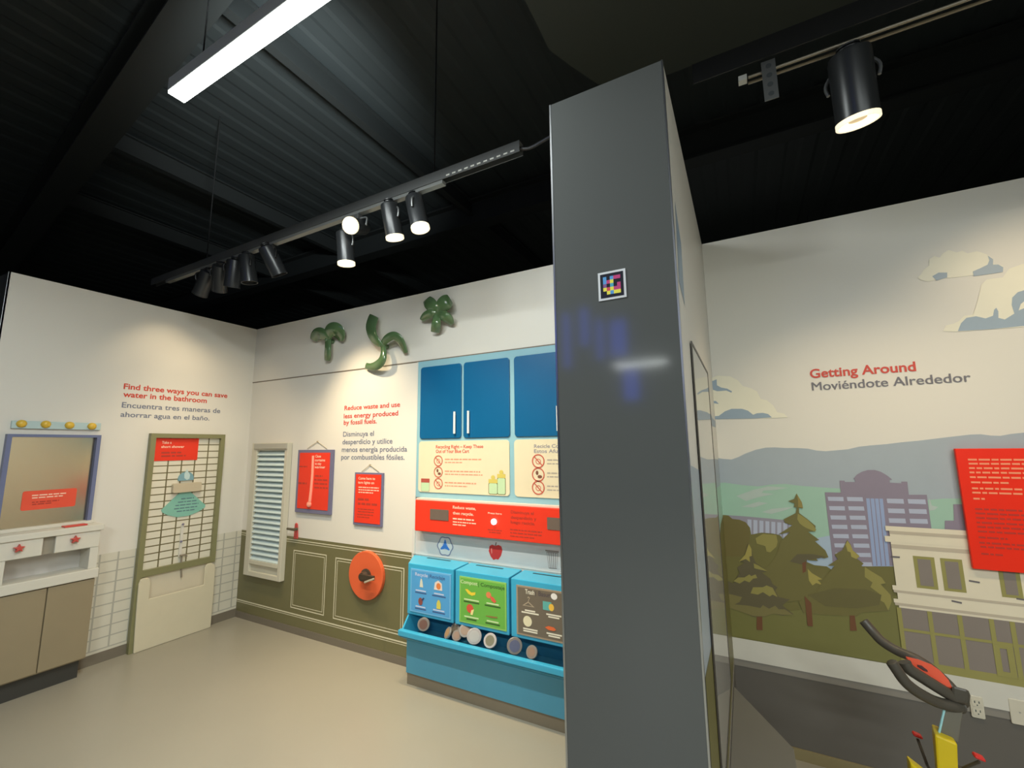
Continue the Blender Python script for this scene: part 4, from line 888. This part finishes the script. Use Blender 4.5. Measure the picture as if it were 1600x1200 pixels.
# clouds
def cloud(cream, blue, nm='cloud', k=2):
    c = poly(nm, F, D(k), cream, CLW, t)
    for b in blue: poly('cloud_underside', F, D(k+1), b, CLB, c)
def cl6(pts): return [(1400+x/6, 360+y/6) for x, y in pts]
cloud(cl6([(205, 440), (235, 410), (260, 370), (310, 330), (310, 270), (360, 240), (410, 255), (440, 215), (490, 185), (535, 195), (570, 205), (620, 190), (670, 215), (760, 195), (840, 220), (905, 260), (910, 310), (1000, 330), (1005, 385), (900, 400), (720, 420), (560, 440), (430, 450), (300, 480), (230, 465)]), [cl6([(860, 235), (910, 270), (910, 320), (960, 320), (1005, 345), (1003, 390), (900, 405), (730, 430), (720, 385), (800, 350), (860, 320), (875, 280)]), cl6([(340, 430), (400, 395), (480, 395), (480, 440), (380, 470)])])
cloud(cl6([(440, 945), (470, 890), (540, 875), (590, 850), (640, 800), (720, 790), (740, 740), (770, 640), (800, 510), (850, 460), (1000, 440), (1060, 360), (1200, 310), (1800, 250), (2400, 500), (2400, 860), (1200, 905), (580, 950)]), [cl6([(580, 945), (610, 870), (660, 820), (750, 805), (840, 825), (910, 800), (920, 745), (940, 725), (960, 760), (960, 820), (1020, 835), (1110, 780), (1085, 700), (1090, 630), (1140, 580), (1220, 555), (1220, 650), (1170, 690), (1150, 750), (1200, 730), (2400, 600), (2400, 850), (1200, 895), (900, 925)])])
def clc(pts): return [(1080+x*.11666, 560+y*.11666) for x, y in pts]
cloud(clc([(240, 810), (240, 280), (350, 230), (520, 240), (620, 290), (690, 370), (800, 400), (880, 440), (930, 540), (1010, 560), (1100, 630), (1150, 720), (1240, 740), (1300, 790), (1060, 800), (800, 800)]), [clc([(262, 410), (270, 310), (340, 280), (345, 360), (400, 390), (480, 405), (545, 440), (540, 460), (470, 430), (350, 440)]), clc([(240, 815), (300, 775), (370, 770), (450, 710), (540, 675), (680, 675), (760, 700), (830, 755), (880, 735), (960, 730), (1030, 745), (1080, 790), (820, 805)]), clc([(265, 570), (330, 570), (370, 610), (300, 600)])])
# mural continuing on the side of the column
F2 = PS
t2 = thing('landscape_mural', (4.157, -.55, .42), 'narrow strip of the landscape mural on the side of the grey column', 'mural')
zm = RW.hit(1097, 718, 0)[1]; zh = RW.hit(1097, 757, 0)[1]; zb_ = RW.hit(1100, 805, 0)[1]
def strip(nm, k, za, m, zbot=ZC0, pts=None): poly(nm, F2, .0004+.0004*k, pts or rect(-1.266, .168, zbot, za), m, t2, px=False)
strip('mountain_range', 0, 0, MOUNT, pts=[(-1.266, ZC0), (.168, ZC0), (.168, zm), (-.3, zm+.02), (-.7, zm-.03), (-1.266, zm+.03)])
strip('hill', 1, 0, HILL, pts=[(-.62, ZC0), (.168, ZC0), (.168, zh), (-.3, zh+.02), (-.62, zh-.25)])
strip('bush', 2, 0, BUSH, pts=[(-1.266, ZC0), (.168, ZC0), (.168, zb_), (-.1, zb_), (-.4, zb_-.08), (-.7, zb_-.12), (-.9, zb_-.22), (-1.266, zb_-.20)])
strip('pavement', 3, ZW, mat('mural_pavement', (208, 205, 194)))
strip('cloud', 0, 0, CLB, pts=[(-.5, 1.62), (.16, 1.63), (.16, 1.665), (-.1, 1.67), (-.3, 1.70), (-.5, 1.66)])
strip('cloud', 1, 0, CLB, pts=[(-1.24, 2.02), (-1.12, 1.98), (-1.1, 2.2), (-1.2, 2.3)])
# wainscot
WN = mat('wainscot_grey', (98, 94, 88), .4, var=.03, scale=3)
t3 = thing('wainscot', (6.3, .17, .05), 'dark grey painted wainscot below the landscape mural', 'wainscot')
obj('grey_sheet', extr(B(), RW, rect(4.158, 8.6, .0505, ZC0-.035), .0004, .003), WN, t3)
obj('cap_rail', extr(B(), RW, rect(4.158, 8.6, ZC0-.034, ZC0-.0005), .0004, .006), mat('cap_grey', (136, 131, 122), .4), t3, label='lighter grey cap rail')
t3 = thing('wainscot', (4.157, -.55, .0), 'dark grey wainscot on the side of the grey column', 'wainscot')
obj('grey_sheet', extr(B(), PS, rect(-1.265, .160, .001, ZC0-.035), .0002, .002), WN, t3)
obj('cap_rail', extr(B(), PS, rect(-1.265, .160, ZC0-.034, ZC0-.0005), .0002, .003), mat('cap_grey', (136, 131, 122)), t3)
# glossy panel on the side of the column
t4 = thing('wall_panel', (4.16, -.67, .5), 'tall glossy acrylic panel with a thin dark edge on the column side', 'panel')
obj('acrylic_sheet', extr(B(), PS, rect(-1.03, -.315, .51, 1.87), .0035, .006), mat('glossy_acrylic', (186, 184, 176), .03, spec=.8, var=.005), t4)
bm = B(); ring(bm, PS, rect(-1.04, -.305, .50, 1.88), rect(-1.03, -.315, .51, 1.87), .0032, .0075); obj('edge_frame', bm, mat('panel_edge_dark', (62, 56, 50), .35), t4, label='thin dark edge')
# plinth
bm = B(); pts = [(4.1605, -.08), (4.372, -.46), (4.372, -1.24), (4.1605, -1.24)]
a = [bm.verts.new((x, y, 0.001)) for x, y in pts]; b = [bm.verts.new((x, y, .385)) for x, y in pts]; bm.faces.new(a); bm.faces.new(b)
for i in range(4): bm.faces.new((a[i], a[(i+1) % 4], b[(i+1) % 4], b[i]))
obj('plinth', bm, mat('plinth_grey', (110, 107, 100), .4), label='low grey plinth with a cut corner at the foot of the column side', cat='plinth', bevel=.003)

# headings
t = thing('wall_lettering', (5.0, .17, 1.8), 'Getting Around heading in red and slate on the sky of the mural', 'wall lettering')
lettering('heading_line', F, .0025, [('Getting Around', (1266, 589.5), (1432, 580.5), 13.5, .022)], REDT, t, label='red lettering')
lettering('heading_line', F, .0025, [('Moviéndote Alrededor', (1269, 608), (1518, 598.5), 13, .03)], mat('heading_grey', (112, 110, 118), .5), t, label='grey lettering')
# red sign
d = .03; a0, z1 = F.hit(1492, 701, d); z0 = F.hit(1512, 888, d)[1]; a1 = a0+.62
t = thing('wall_sign', ((a0+a1)/2, .15, z0), 'large red printed sign standing off the mural at the right edge', 'sign')
obj('board', extr(B(), F, rect(a0, a1, z0, z1), .012, d), mat('sign_red', (240, 46, 18), .4, spec=.3), t, bevel=.002)
for a, z in ((a0+.05, z0+.05), (a0+.05, z1-.05), (a1-.05, z0+.05), (a1-.05, z1-.05)): obj('spacer', extr(B(), F, ell(a, z, .012, .012, 12), .0115, .004), ALU, t)
def sg_(x, y): return (1440+x*.2168, 660+y*.2168)
rows = [(335, 275, 262), (340, 305, 262), (343, 338, 262), (347, 370, 262), (350, 405, 262), (358, 440, 120), (365, 488, 262), (368, 520, 262), (374, 556, 36)]
lettering('sign_line', F, d+.0008, [(sg_(x, y), (sg_(x, y)[0]+w*.5, sg_(x, y)[1]+.3), 3.4) for x, y, w in rows], mat('sign_pale_ink', (250, 150, 110), .5), t)
rows = [(388, 640, 262), (392, 672, 262), (395, 705, 262), (400, 740, 262), (405, 772, 262), (410, 806, 262), (413, 838, 90), (420, 890, 262), (428, 920, 262), (432, 956, 70)]
lettering('sign_line', F, d+.0008, [(sg_(x, y), (sg_(x, y)[0]+w*.5, sg_(x, y)[1]+.8), 3.2) for x, y, w in rows], mat('sign_dark_ink', (186, 48, 30), .5), t)
# outlets
OUT = mat('outlet_ivory', (204, 198, 180), .35)
def outlet(tl, br, label, duplex):
    a0, a1, z0, z1 = span(F, tl, br, .008); t = thing('wall_outlet', ((a0+a1)/2, .165, z0), label, 'outlet', 'wall outlets')
    obj('cover_plate', extr(B(), F, rrect(a0, a1, z0, z1, .006), .0065, .0125), OUT, t, bevel=.002)
    m = (a0+a1)/2; h = z1-z0
    if duplex:
        for u in (.3, .7):
            zc = z0+h*u; s_ = obj('socket', extr(B(), F, rrect(m-.017, m+.017, zc-.015, zc+.015, .008), .0127, .0145), OUT, t)
            bm = B()
            for k in (-1, 1): sheet(bm, F, rect(m+k*.007-.0015, m+k*.007+.0015, zc-.001, zc+.008), .0149)
            sheet(bm, F, ell(m, zc-.008, .0025, .0025, 8), .0149); obj('slot', bm, SLOT, s_)
    else:
        bm = B(); sheet(bm, F, ell(m, z0+h*.5, .003, .003, 10), .0129); obj('screw', bm, ALU, t)
outlet((1513, 1085), (1540, 1124), 'ivory duplex wall outlet behind the handlebar on the wainscot', True)
outlet((1574, 1090), (1612, 1136), 'blank ivory wall plate at the right edge on the wainscot', False)

# ------------------------------------------------------------------ exhibit bike
BY = -.55
F = Frame(1, BY, -1)
def bp(px, py, d=0.0): return F.P(*F.hit(px, py, d), d)
GRIP = mat('handlebar_rubber', (74, 69, 60), .45, var=.06)
base = bp(1470, 1195); t = thing('exhibit_bike', (base.x, BY, 0), 'yellow and grey pedal exhibit with curved dark handlebars and a red display', 'exercise bike')
bm = B(); tube(bm, spline([bp(1349, 970, -.10), bp(1362, 985, -.09), (bp(1378, 1002, -.07)), bp(1402, 1017, -.05), bp(1430, 1029, -.03), bp(1455, 1045, -.02), bp(1480, 1068, -.01), bp(1494, 1084)], 5), .016, 14); obj('handlebar', bm, GRIP, t, smooth=True)
bm = B(); tube(bm, spline([bp(1392, 1033, .10), bp(1402, 1048, .10), bp(1415, 1066, .09), bp(1435, 1082, .07), bp(1462, 1096, .04), bp(1488, 1103, .02), bp(1500, 1104, .0)], 5), [.012]+[.0165]*29+[.019], 14); obj('handlebar', bm, GRIP, t, smooth=True)
bm = B(); tube(bm, spline([bp(1413, 1034, .05), bp(1420, 1045, .05), bp(1438, 1057, .04), bp(1462, 1072, .03), bp(1490, 1089, .01)], 5), .018, 14); obj('display_cradle', bm, GRIP, t, smooth=True)
bm = B(); q = [(1415, 1025.5), (1434, 1030), (1455, 1038), (1468, 1047), (1482, 1062), (1488, 1075), (1470, 1070), (1448, 1059), (1428, 1044)]
top = [bp(x, y, .02) for x, y in q]; low = [p+Vector((.004, .012, -.022)) for p in top]; a = [bm.verts.new(p) for p in top]; b = [bm.verts.new(p) for p in low]; bm.faces.new(a); bm.faces.new(b)
for i in range(len(q)): j = (i+1) % len(q); bm.faces.new((a[i], a[j], b[j], b[i]))
ds = obj('display', bm, mat('display_coral', (240, 96, 66), .35), t, label='coral red display panel')
bm = B(); q = [(1433, 1038.5), (1440, 1040), (1449, 1047), (1450, 1050), (1443, 1048), (1434, 1042)]; bm.faces.new([bm.verts.new(bp(x, y, .0215)) for x, y in q]); obj('display_window', bm, mat('window_dark', (84, 50, 52), .2), ds)
bm = B(); hexa(bm, [bp(1488, 1078, -.03), bp(1517, 1083, -.03), bp(1515, 1108, -.03), bp(1486, 1104, -.03), bp(1486, 1070, .03), bp(1515, 1078, .03), bp(1513, 1100, .03), bp(1486, 1096, .03)]); obj('head_clamp', bm, GRIP, t, bevel=.008)
STEM = mat('stem_grey', (112, 108, 96), .4)
bm = B(); hexa(bm, [bp(1476, 1104, -.05), bp(1505, 1108, -.05), bp(1497, 1160, -.05), bp(1467, 1150, -.05), bp(1476, 1102, .02), bp(1505, 1106, .02), bp(1497, 1160, .02), bp(1467, 1150, .02)]); st = obj('stem', bm, STEM, t, bevel=.003)
bm = B(); tube(bm, [bp(1476, 1106, .024), bp(1467, 1146, .024)], .0032, 8); obj('edge_tube', bm, mat('pale_cyan_tube', (168, 222, 226), .3), st, smooth=True, label='pale cyan edge tube')
YEL = mat('yellow_shell', (214, 186, 20), .35)
bt = [bp(1460, 1147, .05), bp(1496, 1157, .05)]; bx0, bx1 = bt[0].x, bt[1].x; bz = bt[0].z
fo = Vector((bx0-.02, BY, 0))
bm = B(); hexa(bm, [(bx0-.012, BY+.02, .001), (bx1-.037, BY+.02, .001), (bx1+.002, BY+.02, bz-.012), (bx0+.012, BY+.02, bz), (bx0-.03, BY-.052, .001), (bx1-.055, BY-.052, .001), (bx1, BY-.05, bz-.014), (bx0, BY-.05, bz)])
obj('shell', bm, YEL, t, bevel=.006, label='bright yellow shell')
bm = B(); p = bp(1441, 1200, .06); hexa(bm, [(p.x-.05, BY-.05, .001), (p.x+.05, BY-.05, .001), (p.x+.03, BY-.05, p.z-.02), (p.x-.035, BY-.05, p.z+.025), (p.x-.05, BY-.09, .001), (p.x+.05, BY-.09, .001), (p.x+.03, BY-.09, p.z-.02), (p.x-.035, BY-.09, p.z+.025)])
obj('side_fin', bm, YEL, t, bevel=.006)
PD = mat('pedal_red', (206, 48, 42), .25); CRK = mat('crank_black', (70, 64, 54), .4)
for px, py, d in ((1433, 1148, -.12), (1529, 1182, .06)):
    p = bp(px, py, d); pd = obj('pedal', hexa(B(), [p+Vector(v) for v in ((-.014, .012, -.003), (.014, .012, -.009), (.013, .012, .002), (-.011, .012, .008), (-.013, -.012, -.003), (.014, -.012, -.009), (.012, -.012, .001), (-.010, -.012, .006))]), PD, t, bevel=.006, label='red pedal')
    bm = B(); c = Vector((bx0+.03 if px > 1480 else bx0, BY, p.z-.06)); tube(bm, [p+Vector((0, 0, -.014)), (p+c)/2+Vector((0, 0, -.03)), c+Vector((0, -.02, 0))], .0045, 8); obj('crank', bm, CRK, t)

# ------------------------------------------------------------------ blue bars added as stand-in for an unseen source reflected in the column
BLUEG = mat('blue_glow', (40, 80, 230), .5, emit=5)
def mirrored(px, py, yb):
    v = ray(px, py); k = (-1.28-CAM.y)/v.y; X = CAM+v*k; m = Vector((v.x, -v.y, v.z)); k2 = (yb-X.y)/m.y; return X+m*k2
for (px, y0, y1, w), which in zip(((884, 490, 575, .10), (912, 482, 540, .12), (936, 500, 562, .09), (965, 500, 556, .24), (985, 575, 625, .22)), ('first from the left', 'second from the left', 'third from the left', 'wide fourth from the left', 'low rightmost')):
    p, q = mirrored(px, y0, -6.8), mirrored(px, y1, -6.8); zt = min(p.z, 4.1)
    t = thing('added_blue_bar', (p.x, -6.8, q.z), 'added blue glowing bar standing in for an unseen source behind the viewer, ' + which, 'light bar', 'added blue bars for the column reflection')
    obj('glowing_bar', box(B(), p.x-w/2, p.x+w/2, -6.82, -6.78, q.z, zt), BLUEG, t)
    obj('suspension_cable', tube(B(), [(p.x, -6.8, zt), (p.x, -6.8, ZC-.01)], .003, 6), BLACKM, t)
